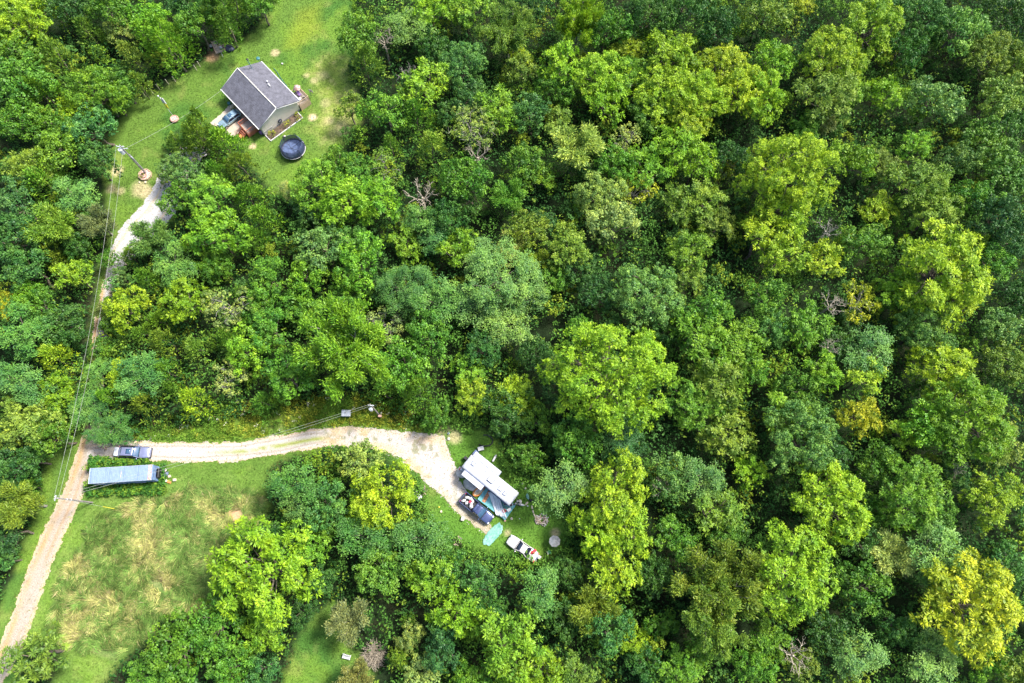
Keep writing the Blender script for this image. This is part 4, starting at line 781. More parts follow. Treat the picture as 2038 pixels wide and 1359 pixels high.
b = MB(); b.tube([(WX+.09, -WY+.12, WZ-.1), (WX+.09, -WY+.12, .2)], .055, 6); b.tube([(WX+.09, -1.9, 1.05), (WX+.09, -3.7, 1.05)], .04, 6); b.tube([(WX+.09, -1.9, 1.05), (WX+.09, -3.7, 1.05)], .04, 6); sub('downspout', b, 'white', hs)
b = MB(); b.box((WX+.03, -WY+.3, .45), (.06, .7, .9)); sub('corner_panel', b, 'offwhite', hs)
q = hw(WX+.12, -.35); t = thing('garden_hose', 'dark coiled garden hose hanging on the gable wall of the house', 'hose', (q[0], q[1], 1.0), HR); b = MB(); b.torus((0, 0, 0), .38, .06, 22, 6, 1, 'X'); b.torus((.05, .03, -.03), .34, .05, 22, 6, 1, 'X'); sub('coil', b, 'blackfabric', t); b = MB(); b.box((-.04, 0, .3), (.1, .2, .12)); sub('bracket', b, 'steel', t)
# flower bed and its three shrubs
q = hw(6.3, -.3); t = thing('flower_bed', 'dark soil flower bed with white edging along the gable wall', 'flower bed', (q[0], q[1], 0), HR)
b = MB(); b.box((-.1, 0, .02), (1.55, 7.2, .14)); sub('soil', b, 'soil', t)
b = MB(); b.box((.74, 0, .1), (.12, 7.4, .22)); b.box((-.1, -3.68, .1), (1.56, .12, .22)); b.box((-.1, 3.68, .1), (1.56, .12, .22)); sub('edging', b, 'white', t)
def shrub(x, y, R, label, col, grp=None, nm='shrub', h=None, seed=0, kind='spray', z=0):
    r = np.random.default_rng(300+seed); L = np.array([(r.normal()*R*.35, r.normal()*R*.35, (h or R)*.55, R*.62) for _ in range(5)]+[(0, 0, (h or R)*.5, R*.7)])
    c, nn = sublobes(r, L, .25, 5); V, tt = tufts(r, c, nn, 8, .18, .24, .10, kind)
    t = thing(nm, label, 'shrub', (x, y, z), r.uniform(0, 6), grp); o = link('foliage', leaf_mesh('foliage', V, tt), t); o.color = (*col, 1)
    mb = MB()
    for k in range(5): limb_tube(mb, r, (0, 0, -.1), L[k][:3], .03, .012, 3)
    mb.build('stem', M['bark'], t); return t
for j, (y, lb) in enumerate(((-2.9, 'yellow-green shrub in the flower bed at the left end of the gable wall'), (.3, 'yellow-green shrub in the flower bed beneath the coiled hose'), (3.0, 'yellow-green shrub in the flower bed at the right corner of the house'))):
    q = hw(6.35, y); shrub(q[0], q[1], .75, lb, (.36, .40, .03), 'shrubs in the flower bed', seed=j)
# ------------------------------------------------------------------ decks
def deck(name, label, cx, cy, lx, ly, z, wood, rail, steps=None, skirt=None, open_side=None):
    q = hw(cx, cy); t = thing(name, label, 'deck', (q[0], q[1], 0), HR, 'wooden decks of the house')
    b = MB(); n = int(lx/.15)
    for k in range(n): b.box((-lx/2+(k+.5)*lx/n, 0, z), (lx/n-.02, ly, .05))
    sub('deck_floor', b, wood, t)
    for sx in (-1, 1):
        for sy in (-1, 1): b = MB(); b.box((sx*(lx/2-.05), sy*(ly/2-.05), (z+1.0)/2), (.1, .1, z+1.0)); sub('post', b, rail, t)
    for side in ('x-', 'x+', 'y-', 'y+'):
        if side == open_side: continue
        s = -1 if '-' in side else 1; b = MB()
        if side[0] == 'x':
            for zz in (z+.95, z+.12): b.box((s*(lx/2-.05), 0, zz), (.07, ly-.2, .09))
            for k in range(int(ly/.22)): b.box((s*(lx/2-.05), -ly/2+.2+k*.22, z+.53), (.05, .06, .8))
            b.box((s*(lx/2-.02), 0, z/2-.02), (.05, ly-.2, z-.1))
        else:
            for zz in (z+.95, z+.12): b.box((0, s*(ly/2-.05), zz), (lx-.2, .07, .09))
            for k in range(int(lx/.22)): b.box((-lx/2+.2+k*.22, s*(ly/2-.05), z+.53), (.06, .05, .8))
            b.box((0, s*(ly/2-.02), z/2-.02), (lx-.2, .05, z-.1))
        sub('railing', b, rail, t)
    return t
t = deck('wooden_deck', 'red railed deck between the parked car and the house wall', 2.55, -5.25, 2.5, 2.3, 1.0, 'greywood', 'redwood', open_side='y+')
b = MB()
for k in range(4): b.box((.2, -1.35-.3*k, .82-.24*k), (1.3, .32, .08))
for s in (-.5, .9): b.box((s, -1.9, .5), (.07, 1.7, .2), rx=math.radians(38)); b.box((s, -1.9, 1.15), (.07, 1.8, .07), rx=math.radians(38))
sub('steps', b, 'redwood', t)
q = hw(1.9, -7.5); t = thing('storage_tote', 'bright red storage tote at the foot of the deck steps', 'tote', (q[0]+.9, q[1]-.8, 0), HR+.2); b = MB(); b.box((0, 0, .3), (.9, .55, .6), bev=.05); sub('body', b, 'red', t); b = MB(); b.box((0, 0, .63), (.98, .62, .06)); sub('lid', b, 'orange', t)
t = deck('wooden_deck', 'tan plank deck crowded with furniture on the far side of the house', 4.2, 5.3, 3.0, 2.25, 1.35, 'greywood', 'tanwood', open_side='y-')
q = hw(3.15, 5.9); t = thing('patio_umbrella', 'half folded dark red patio umbrella on the tan deck', 'umbrella', (q[0], q[1], 1.38), HR)
b = MB(); b.cyl((0, 0, 0), (0, 0, 1.9), .03, n=8); sub('pole', b, 'steel', t); b = MB()
rg = [[(r_*math.cos(a*math.pi/4)*(1 if a % 2 == 0 else .82), r_*math.sin(a*math.pi/4)*(1 if a % 2 == 0 else .82), z_) for a in range(8)] for r_, z_ in ((.75, 1.25), (.5, 1.6), (.04, 1.95))]; b.loft(rg, cap=False); sub('canopy', b, 'rust', t)
for j, (x, y, c_, lb) in enumerate(((3.9, 5.6, 'purple', 'purple cushioned patio chair on the tan deck'), (4.7, 5.0, 'white', 'white patio chair on the tan deck'), (5.0, 5.8, 'greywood', 'weathered grey wooden chair on the outer corner of the tan deck'))):
    q = hw(x, y); t = thing('patio_chair', lb, 'chair', (q[0], q[1], 1.38), HR+j*1.3, 'patio chairs on the far deck'); b = MB(); b.box((0, 0, .42), (.55, .55, .08), bev=.02); sub('seat', b, c_, t)
    b = MB(); b.box((-.26, 0, .75), (.07, .55, .6), ry=-.15, bev=.02); sub('backrest', b, c_, t)
    for sx in (-.22, .22):
        for sy in (-.22, .22): b = MB(); b.cyl((sx, sy, 0), (sx, sy, .4), .025, n=6); sub('leg', b, 'white', t)
q = P(619, 190); t = thing('garden_flag', 'small pale flag on a thin pole beside the far deck', 'flag', (q[0], q[1], 0)); b = MB(); b.cyl((0, 0, 0), (0, 0, 1.9), .03, n=6); sub('pole', b, 'teal', t); b = MB(); b.patch([(0, 0, 1.15), (.75, -.25, 1.1), (.8, -.2, 1.75), (0, 0, 1.85)], 8, 4, 0, .01, lambda u, v: .08*math.sin(u*9)); sub('cloth', b, 'offwhite', t)
# things stored by the house wall
for j, (x, y, c_, nm, lb) in enumerate(((457, 208, 'teal', 'barrel', 'teal barrel against the house wall behind the car'), (462, 213, 'palewood', 'crate', 'pale wooden crate against the house wall behind the car'), (521, 263, 'purple', 'bundle', 'purple bundle under the near corner of the roof'))):
    q = P(x, y, .3); t = thing(nm, lb, nm, (q[0], q[1], 0), .4*j); b = MB()
    if nm == 'barrel': b.cyl((0, 0, 0), (0, 0, .8), .28, n=14); b.torus((0, 0, .8), .28, .03, 14, 6)
    elif nm == 'crate':
        for k in range(5): b.box((0, -.3+k*.15, .25), (.7, .11, .5))
    else: b.blob((0, 0, .35), (1.0, .8, .8), .12, seed=3)
    sub('body', b, c_, t)
q = P(467, 219, .3); shrub(q[0], q[1], .5, 'small potted yellow-green plant behind the car at the house', (.35, .33, .05), nm='potted_plant', seed=9)
# ------------------------------------------------------------------ trampoline
q = P(586, 301); t = thing('trampoline', 'round dark trampoline with tall black safety net near the house', 'trampoline', (q[0], q[1], 0), .35)
b = MB(); b.cyl((0, 0, .86), (0, 0, .88), 1.85, n=36); sub('mat', b, 'bluemat', t)
b = MB(); b.torus((0, 0, .88), 2.02, .17, 40, 8, .35); sub('safety_pad', b, 'blackfabric', t)
b = MB(); b.torus((0, 0, .80), 2.2, .045, 40, 6); sub('frame', b, 'white', t)
for k in range(6):
    a = k*math.pi/3; c_, s_ = math.cos(a), math.sin(a); b = MB(); b.tube([(2.2*c_, 2.2*s_, 0), (2.25*c_, 2.25*s_, .9), (2.25*c_, 2.25*s_, 2.2), (2.0*c_, 2.0*s_, 2.65)], .045, 6); sub('net_pole', b, 'blackfabric', t)
b = MB(); n = 48; rg = []
for z_, rr in ((.9, 2.08), (1.6, 2.12), (2.2, 2.1), (2.5, 1.95)): rg.append([((rr-.12*abs(math.sin(3*2*math.pi*k/n))*(z_ > 1))*math.cos(2*math.pi*k/n), (rr-.12*abs(math.sin(3*2*math.pi*k/n))*(z_ > 1))*math.sin(2*math.pi*k/n), z_-.25*abs(math.sin(3*2*math.pi*k/n))*(z_ > 2.3)) for k in range(n)])
b.loft(rg, cap=False); sub('net', b, 'net', t)
b = MB(); b.tube([(2.0*math.cos(0), 0, 2.55), (.7, .2, 1.4), (-.3, .1, 1.05), (-1.0, 1.73, 2.5)], .035, 5); b.tube([(1.0, -1.73, 2.5), (.3, -.5, 1.2), (-.3, .1, 1.05)], .035, 5); sub('strap', b, 'black', t)

# ------------------------------------------------------------------ vehicles
def car(label, px, py, head, L, Wd, H, paint, kind='sedan', roofp=None, glass='darkglass', sunroof=False, name='parked_car', cat='car'):
    q = P(px, py, .8); t = thing(name, label, cat, (q[0], q[1], 0), head)
    hw_ = Wd/2; h1 = H*.60   # bonnet height
    # lower body: rounded sections from tail (-) to nose (+)
    def sec(x, w_, zt, zb=.28, e=4.0):
        r_ = []
        for k in range(20):
            a = 2*math.pi*k/20; c_, s_ = math.cos(a), math.sin(a)
            r_.append((x, w_*math.copysign(abs(c_)**(2/e), c_), (zt+zb)/2+(zt-zb)/2*math.copysign(abs(s_)**(2/e), s_)))
        return r_
    F = L/2
    if kind == 'sedan': st = [(-F, .70, h1-.25), (-F+.12, .90, h1-.06), (-F+.5, .98, h1), (-F+1.2, 1, h1+.03), (-.4, 1, h1+.06), (F*.38, 1, h1+.05), (F*.62, .97, h1-.01), (F-.3, .92, h1-.10), (F-.08, .80, h1-.20), (F, .64, h1-.30)]
    elif kind == 'suv': st = [(-F, .82, h1+.0), (-F+.1, .95, h1+.10), (-F+.6, 1, h1+.13), (-.3, 1, h1+.13), (F*.4, 1, h1+.11), (F*.6, .98, h1+.06), (F-.3, .93, h1), (F-.08, .82, h1-.12), (F, .66, h1-.25)]
    else: st = [(-F*.06, .98, h1+.14), (F*.25, 1, h1+.14), (F*.45, 1, h1+.12), (F*.6, .98, h1+.10), (F-.35, .94, h1+.02), (F-.1, .84, h1-.08), (F, .70, h1-.22)]
    b = MB(); b.loft([sec(x, w_*hw_, zt) for x, w_, zt in st]); body = sub('body', b, paint, t)
    if kind == 'sedan': g = (-F*.50, -F*.24, F*.10, F*.37)
    elif kind == 'suv': g = (-F*.90, -F*.72, F*.06, F*.36)
    else: g = (-F*.05, F*.02, F*.26, F*.50)
    zb = h1+.02 if kind == 'sedan' else h1+.10
    wb, wt = hw_*.93, hw_*.72; zt = H-.05
    cb = [(g[0], wb), (g[3], wb)]; ct = [(g[1], wt), (g[2], wt)]
    def pt(x, y, z): return (x, y, z)
    A = dict(rl=(g[0], -wb, zb), rr=(g[0], wb, zb), fl=(g[3], -wb*.97, zb), fr=(g[3], wb*.97, zb), RL=(g[1], -wt, zt), RR_=(g[1], wt, zt), FL=(g[2], -wt, zt), FR=(g[2], wt, zt))
    b = MB(); b.patch([A['RL'], A['FL'], A['FR'], A['RR_']], 10, 8, .06, .05); roof = sub('roof', b, roofp or paint, t)
    b = MB(); b.patch([A['fl'], A['fr'], A['FR'], A['FL']], 8, 5, .05, .02); sub('windshield', b, glass, t)
    b = MB(); b.patch([A['rr'], A['rl'], A['RL'], A['RR_']], 8, 5, .05, .02); sub('rear_window', b, glass, t)
    b = MB(); b.patch([A['rl'], A['fl'], A['FL'], A['RL']], 6, 4, .02, .02); sub('side_window', b, 'darkglass', t)
    b = MB(); b.patch([A['fr'], A['rr'], A['RR_'], A['FR']], 6, 4, .02, .02); sub('side_window', b, 'darkglass', t)
    b = MB()
    for a_, c_ in (('rl', 'RL'), ('rr', 'RR_'), ('fl', 'FL'), ('fr', 'FR')): b.tube([A[a_], A[c_]], .055, 6)
    mid = (g[1]+g[2])/2
    for s in (-1, 1): b.tube([(mid, s*wb*1.0, zb), (mid, s*wt*1.01, zt)], .045, 5)
    sub('pillar', b, roofp or paint, t)
    if sunroof: b = MB(); b.patch([((g[1]+g[2])/2-.1, -.38, zt+.075), ((g[1]+g[2])/2+.62, -.38, zt+.075), ((g[1]+g[2])/2+.62, .38, zt+.075), ((g[1]+g[2])/2-.1, .38, zt+.075)], 3, 3, .01, .02); sub('sunroof', b, 'blueglass', roof)
    wr = .33 if kind == 'sedan' else .37
    for sx in (-F*.60, F*.62):
        for sy in (-1, 1):
            b = MB(); b.cyl((sx, sy*(hw_-.2), wr), (sx, sy*(hw_+.015), wr), wr, n=18); wh = sub('wheel', b, 'tyre', t); b = MB(); b.cyl((sx, sy*(hw_-.05), wr), (sx, sy*(hw_+.03), wr), wr*.6, n=12); sub('rim', b, 'rim', wh)
    for sy in (-1, 1):
        b = MB(); b.blob((F-.12, sy*hw_*.62, h1-.12), (.3, .42, .2), .02); sub('headlight', b, 'galv', t)
        b = MB(); b.box((-F+.05, sy*hw_*.72, h1-.16), (.12, .34, .2), bev=.03); sub('taillight', b, 'red', t)
        b = MB(); b.blob((g[3]-.2, sy*(hw_+.13), zb+.1), (.16, .28, .18), .02); sub('mirror', b, paint, t)
    b = MB(); b.box((F-.02, 0, .42), (.16, Wd*.84, .22), bev=.05); b2 = MB(); b2.box((-F+.02, 0, .45), (.16, Wd*.88, .24), bev=.05)
    sub('front_bumper', b, 'black' if kind != 'sedan' else paint, t); sub('rear_bumper', b2, 'black' if kind != 'sedan' else paint, t)
    # bonnet shut line and cowl
    b = MB(); b.patch([(g[3]+.02, -hw_*.80, zb+.055), (g[3]+.10, -hw_*.80, zb+.05), (g[3]+.10, hw_*.80, zb+.05), (g[3]+.02, hw_*.80, zb+.055)], 2, 8, .0, .02); sub('wiper_cowl', b, 'black', t)
    return t, A, st
car_w, A_, _ = car('white sedan with a red cloth on its boot, parked on the grass', 1040, 1091, math.radians(180-31.2), 5.0, 1.78, 1.40, 'whitepaint', 'sedan')
hv = (math.cos(math.radians(148.8)), math.sin(math.radians(148.8)))
q = P(1040, 1091, .8)
t = thing('red_cloth', 'crumpled red cloth lying on the boot of the white sedan', 'cloth', (q[0]-hv[0]*1.55+.35, q[1]-hv[1]*1.55+.35, .93), .5); b = MB(); b.blob((0, 0, 0), (.85, .55, .16), .22, 14, 8, 5); sub('fabric', b, 'red', t)
car_b, A_, _ = car('blue-silver off-road car with sunroof parked on the gravel driveway', 268, 900, math.radians(1.5), 4.9, 1.85, 1.75, 'bluesilver', 'suv', glass='blueglass', sunroof=True, roofp='bluesilver')
b = MB(); b.box((-2.75, 0, .95), (.62, 1.35, .5), bev=.06); sub('rear_carrier', b, 'galv', car_b)
b = MB()
for s in (-1, 1): b.box((-.6, s*.93, 1.05), (3.2, .1, .14), bev=.03); b.box((-.7, s*.70, 1.80), (2.2, .06, .06))
sub('side_trim', b, 'black', car_b)
car_h, A_, _ = car('silver and teal car parked on the concrete pad by the house', 455.5, 236.5, math.radians(228), 4.6, 1.75, 1.45, 'silver', 'suv', glass='blueglass', sunroof=True)
# pickup
pk, A_, _ = car('navy blue pickup truck with its bed full of white bags', 949, 1012, math.radians(-36.2), 5.7, 1.92, 1.78, 'navy', 'pickup', glass='blueglass', name='pickup_truck', cat='pickup truck')
b = MB()
for s in (-1, 1): b.box((-1.55, s*.91, .80), (2.62, .12, .62), bev=.03)
b.box((-2.82, 0, .80), (.1, 1.9, .60), bev=.02); b.box((-.26, 0, .84), (.08, 1.86, .7), bev=.02); b.box((-1.5, 0, .46), (2.7, 1.86, .12)); sub('truck_bed', b, 'navy', pk)
b = MB(); b.box((-1.55, 0, .53), (2.5, 1.68, .03)); sub('bed_liner', b, 'black', pk)
b = MB(); b.patch([(-.35, -.68, 1.76), (-.35, .68, 1.76), (.05, .66, 1.78), (.05, -.66, 1.78)][::-1], 4, 6, .03, .04); sub('roof_rear', b, 'navy', pk)
PKR = math.radians(-36.2); pq = P(949, 1012, .8)
def pkw(x, y, z): return (pq[0]+x*math.cos(PKR)-y*math.sin(PKR), pq[1]+x*math.sin(PKR)+y*math.cos(PKR), z)
BG = [(-2.2, .35, 'topmost white bag at the tail end of the pickup bed'), (-1.75, -.3, 'white bag in the middle of the pickup bed'), (-1.25, .45, 'white bag beside the pickup cab, nearer the camper'), (-.85, -.35, 'white bag wedged against the pickup cab'), (-1.7, .55, 'white bag against the camper-side wall of the pickup bed'), (-1.2, 0.0, 'crumpled white bag in the centre of the pickup bed'), (-2.35, -.35, 'small white bag by the tailgate corner')]
for j, (x, y, lb) in enumerate(BG):
    t = thing('plastic_bag', lb, 'bag', pkw(x, y, .55), j*1.1, 'white bags in the pickup bed'); b = MB(); b.blob((0, 0, .26), (.7-.05*(j % 3), .52, .55), .17, 12, 8, j); sub('bag_body', b, 'white', t); b = MB(); b.blob((.05, 0, .56), (.16, .14, .16), .2, 8, 6, j+9); sub('knot', b, 'white', t)
t = thing('backpack', 'pinkish red bag lying on the white bags in the pickup bed', 'bag', pkw(-1.45, .1, 1.0), .6); b = MB(); b.blob((0, 0, .12), (.52, .38, .3), .1, 12, 8, 4); sub('body', b, 'red', t); b = MB(); b.tube([(-.15, -.1, .25), (0, -.12, .36), (.15, -.1, .25)], .03, 5); sub('strap', b, 'purple', t)
t = thing('hose_loop', 'dark cable loop thrown over the bags in the pickup bed', 'cable', pkw(-1.75, .2, .98), 0); b = MB(); b.torus((0, 0, 0), .42, .035, 20, 6); sub('loop', b, 'black', t)

# ------------------------------------------------------------------ camper
RQ = (-2.29, 10.70); RA = math.radians(-35.7)
def rw(x, y, z=0): return (RQ[0]+x*math.cos(RA)-y*math.sin(RA), RQ[1]+x*math.sin(RA)+y*math.cos(RA), z)
rv = thing('camper_trailer', 'long white camper trailer with two slide-outs at the end of the gravel', 'camper', (RQ[0], RQ[1], 0), RA)
b = MB(); b.box((0, 0, 1.85), (9.3, 2.35, 2.5), bev=.10); sub('body', b, 'rvside', rv)
b = MB(); b.patch([(-4.66, -1.2, 3.12), (4.66, -1.2, 3.12), (4.66, 1.2, 3.12), (-4.66, 1.2, 3.12)], 14, 6, .07, .05); roof = sub('roof', b, 'rvwhite', rv)
b = MB(); b.box((-1.9, 1.55, 1.95), (4.9, .85, 2.1), bev=.04); s1 = sub('slide_out', b, 'rvside', rv); b = MB(); b.box((-1.9, 1.58, 3.03), (5.0, .92, .05)); sub('slide_roof', b, 'rvwhite', s1)
b = MB(); b.box((-2.05, -1.6, 1.95), (3.7, .92, 2.1), bev=.04); s2 = sub('slide_out', b, 'rvside', rv); b = MB(); b.box((-2.05, -1.62, 3.03), (3.8, 1.0, .05)); sub('slide_roof', b, 'rvwhite', s2)
b = MB(); b.box((-2.05, -2.085, 2.1), (1.6, .03, .8)); sub('window', b, 'glass', s2); b = MB(); b.box((-1.9, 1.995, 2.1), (2.0, .03, .8)); sub('window', b, 'glass', s1)
for (x, y, w_, l, h, nm) in ((-3.55, .25, .45, .45, .10, 'roof_vent'), (.1, .05, .9, .75, .28, 'air_conditioner'), (2.05, -.15, .45, .42, .1, 'roof_vent'), (3.05, -.25, .42, .42, .1, 'roof_vent')):
    b = MB(); b.box((x, y, 3.19), (w_+.07, l+.07, .05)); sub('vent_flange', b, 'steel', rv) if False else None
    b2 = MB(); b2.box((x, y, 3.20), (w_+.17, l+.17, .06)); o = sub('roof_curb', b2, 'bluemat', rv); b = MB(); b.box((x, y, 3.215+h/2), (w_, l, h), bev=.05); sub(nm, b, 'white', rv)
for (x, y) in ((-1.3, .55), (2.4, -.7), (-4.2, .9)): b = MB(); b.cyl((x, y, 3.1), (x, y, 3.3), .05, n=8); sub('vent_pipe', b, 'black', rv)
b = MB(); b.box((4.0, -.2, 3.16), (.07, 1.5, .06)); b.box((4.3, -.2, 3.15), (.04, 1.5, .06)); sub('roof_seam', b, 'steel', rv)
b = MB(); b.box((-1.9, 1.2, 3.125), (5.0, .05, .06)); b.box((-2.05, -1.2, 3.125), (3.8, .06, .06)); b.box((-.12, -1.65, 3.05), (.05, .95, .06)); b.box((.63, 1.6, 3.05), (.05, .85, .06)); sub('slide_seal', b, 'bluemat', rv)
for sx in (.4, 1.3):
    for sy in (-1, 1): b = MB(); b.cyl((sx, sy*1.0, .37), (sx, sy*1.2, .37), .37, n=18); wh = sub('wheel', b, 'tyre', rv); b = MB(); b.cyl((sx, sy*1.19, .37), (sx, sy*1.22, .37), .2, n=12); sub('rim', b, 'rim', wh)
b = MB(); b.box((3.0, -1.19, 1.75), (.75, .05, 1.9)); dr = sub('door', b, 'white', rv); b = MB(); b.box((3.3, -1.23, 1.7), (.06, .05, .16)); sub('handle', b, 'black', dr)
for x in (.6, 1.7): b = MB(); b.box((x, -1.19, 2.15), (.8, .04, .6)); sub('window', b, 'glass', rv)
b = MB(); b.tube([(4.6, -.7, .5), (6.0, 0, .5), (4.6, .7, .5)], .06, 6); b.cyl((6.0, 0, 0), (6.0, 0, .8), .05, n=8); sub('hitch', b, 'black', rv)
b = MB(); b.box((0, 0, .52), (8.8, 2.0, .2)); sub('chassis', b, 'black', rv)
b = MB(); b.box((-4.68, -1.15, 1.6), (.06, .16, 1.8)); b.box((4.68, .3, 1.7), (.05, 1.6, 1.2)); sub('trim', b, 'steel', rv)
b = MB(); b.cyl((1.7-1.75, -1.28, 2.75), (4.6, -1.28, 2.75), .09, n=8); sub('awning_roller', b, 'bluemat', rv)
for j, sy in enumerate((-.2, .25)):
    q = rw(5.2, sy, .55); t = thing('gas_bottle', ('white gas bottle on the camper hitch, nearer the turquoise deck', 'white gas bottle on the camper hitch, farther from the turquoise deck')[j], 'gas bottle', q, 0, 'gas bottles on the hitch'); b = MB(); b.cyl((0, 0, 0), (0, 0, .42), .16, n=14); b.blob((0, 0, .42), (.32, .32, .2), 0); sub('bottle', b, 'white', t); b = MB(); b.torus((0, 0, .56), .1, .015, 12, 5); sub('collar', b, 'steel', t)
def blobthing(nm, lb, cat, x, y, d, m, z=0.0, seed=0, jit=.15, grp=None, rz=0, part='body', flat=.0):
    q = P(x, y, z); t = thing(nm, lb, cat, (q[0], q[1], z), rz, grp); b = MB(); b.blob((0, 0, d[2]*.42), d, jit, 14, 9, seed, flat); sub(part, b, m, t); return t
def boxthing(nm, lb, cat, x, y, d, m, z=0.0, rz=0.0, grp=None, lid=None, bev=.04):
    q = P(x, y, z+d[2]/2); t = thing(nm, lb, cat, (q[0], q[1], z), rz, grp); b = MB(); b.box((0, 0, d[2]/2), d, bev=bev); sub('body', b, m, t)
    if lid: b = MB(); b.box((0, 0, d[2]+.03), (d[0]*1.05, d[1]*1.05, .06), bev=.02); sub('lid', b, lid, t)
    return t
# turquoise deck in front of the camper
DQ = (-1.15, 7.60); DA = math.radians(-33.5)
def dw(x, y, z=0): return (DQ[0]+x*math.cos(DA)-y*math.sin(DA), DQ[1]+x*math.sin(DA)+y*math.cos(DA), z)
t = thing('patio_deck', 'turquoise painted plank deck between the camper and the pickup', 'deck', (DQ[0], DQ[1], 0), DA)
b = MB(); n = 34
for k in range(n): b.box((-2.65+(k+.5)*5.3/n, 0, .46), (5.3/n-.015, 2.75, .05))
sub('deck_floor', b, 'turq', t)
b = MB(); b.box((0, -1.37, .24), (5.3, .06, .42)); b.box((0, 1.37, .24), (5.3, .06, .42)); b.box((-2.64, 0, .24), (.06, 2.6, .42)); b.box((2.64, 0, .24), (.06, 2.6, .42)); sub('skirt', b, 'turq', t)
for sx in (-2.5, 2.5):
    for sy in (-1.2, 1.2): b = MB(); b.box((sx, sy, .2), (.12, .12, .42)); sub('leg', b, 'tanwood', t)
q = dw(.55, -.2, .5); t = thing('canvas_awning', 'long white awning canvas fallen diagonally over the turquoise deck', 'awning', q, DA)
b = MB(); b.patch([(-2.5, .60, .3), (-1.6, 1.6, .8), (2.25, -.85, .06), (.55, -1.36, .03)], 22, 10, .16, .015, lambda u, v: .07*math.sin(u*14+v*5)+.05*math.sin(v*11+u*4)); sub('canvas', b, 'shadecloth', t)
b = MB(); b.tube([(-1.9, 1.45, .93), (0, .25, .6), (1.8, -1.15, .1)], .04, 6); b.tube([(-2.35, 1.15, .38), (-.5, .0, .3), (.9, -1.35, .06)], .03, 6); sub('pole', b, 'steel', t)
q = dw(-.1, 1.0, .5); t = thing('canvas_awning', 'narrow teal canvas strip crumpled along the camper side of the deck', 'canvas', q, DA); b = MB(); b.patch([(-1.1, .1, .35), (-.9, .35, .4), (2.2, -.7, .1), (1.7, -1.0, .08)], 18, 6, .1, .015, lambda u, v: .06*math.sin(u*18+v*5)); sub('canvas', b, 'tealtarp', t)
t = thing('door_mat', 'orange-brown mat lying across the turquoise deck', 'mat', dw(-1.75, -.25, .49), DA+.1); b = MB(); b.box((0, 0, .015), (.55, 1.9, .03)); sub('mat', b, 'brownmat', t); b = MB()
for k in range(9): b.box((0, -.85+k*.21, .04), (.45, .05, .02))
sub('ribs', b, 'orange', t)
q = P(953, 978, .1); t = thing('inflatable_boat', 'orange and tan oval raft beside the turquoise deck', 'raft', (q[0], q[1], .12), DA+1.2); b = MB()
V_ = [];
for k in range(28):
    a = 2*math.pi*k/28; V_.append((1.0*math.cos(a), .5*math.sin(a), .14))
b.tube(V_+[V_[0]], .13, 8); sub('rim', b, 'orange', t); b = MB(); b.prism([(p[0]*.95, p[1]*.95) for p in V_], .02, .08); sub('floor', b, 'palewood', t)
for j, (x, y, lb) in enumerate(((1.25, .55, 'black kettle grill on the deck, nearer the deck centre'), (2.05, .95, 'black kettle grill on the deck, nearer the hitch'))):
    t = thing('kettle_grill', lb, 'grill', dw(x, y, .49), 0, 'kettle grills on the deck'); b = MB(); b.blob((0, 0, .72), (.5, .5, .42), 0); sub('bowl', b, 'black', t); b = MB(); b.torus((0, 0, .74), .25, .02, 20, 5); sub('rim', b, 'galv', t)
    for k in range(3): a = k*2.1; b = MB(); b.cyl((.12*math.cos(a), .12*math.sin(a), .6), (.25*math.cos(a), .25*math.sin(a), 0), .02, n=6); sub('leg', b, 'steel', t)
t = thing('plant_pot', 'round red pot with a dark centre on the turquoise deck', 'pot', dw(1.75, -.35, .49), 0); b = MB(); b.cyl((0, 0, 0), (0, 0, .3), .18, .24, 16, cap=False); b.torus((0, 0, .3), .24, .035, 18, 6); sub('pot', b, 'red', t); b = MB(); b.cyl((0, 0, .2), (0, 0, .22), .22, n=16); sub('soil', b, 'soil', t)
for j, (x, y, c_, nm, lb) in enumerate(((.55, .95, 'white', 'bucket', 'small white bucket on the deck by the camper wall'), (-.7, 1.15, 'black', 'box', 'low dark box on the deck by the camper wall'), (2.25, .2, 'turq', 'cooler', 'turquoise cooler near the end of the deck'))):
    t = thing(nm, lb, nm, dw(x, y, .49), .3*j); b = MB()
    if nm == 'bucket': b.cyl((0, 0, 0), (0, 0, .32), .13, .17, 14); b.torus((0, 0, .32), .17, .015, 14, 5)
    else: b.box((0, 0, .17), (.6, .38, .34), bev=.04)
    sub('body', b, c_, t)
    if nm == 'cooler': b = MB(); b.box((0, 0, .37), (.64, .42, .06), bev=.02); sub('lid', b, 'white', t)
# things round the camper
boxthing('equipment_box', 'blue-grey metal box at the near left corner of the camper', 'box', 923, 935.5, (.9, .6, .8), 'bluesilver', rz=RA, lid='galv'); boxthing('fuel_can', 'red fuel can beside the blue-grey box at the camper corner', 'fuel can', 916, 933.5, (.35, .25, .4), 'red', rz=.3)
blobthing('groundsheet', 'pale grey plastic sheet heaped at the left corner of the camper', 'plastic sheet', 917, 941, (1.5, 1.7, .35), 'offwhite', seed=2, jit=.16); blobthing('groundsheet', 'crumpled pale sheet under the near slide-out of the camper', 'plastic sheet', 939, 966, (3.2, 1.5, .35), 'offwhite', seed=7, jit=.15, rz=RA)
boxthing('trash_bin', 'black trash bin at the upper left end of the camper', 'bin', 927, 912, (.6, .5, .9), 'black', rz=RA); boxthing('generator', 'small black and white generator in the grass above the camper', 'generator', 957, 893, (.9, .6, .55), 'black', rz=.3, lid='white'); boxthing('utility_cabinet', 'dark cabinet filling the corner between camper and upper slide-out', 'cabinet', 946.5, 902.5, (.7, .9, 1.1), 'bluemat', rz=RA)
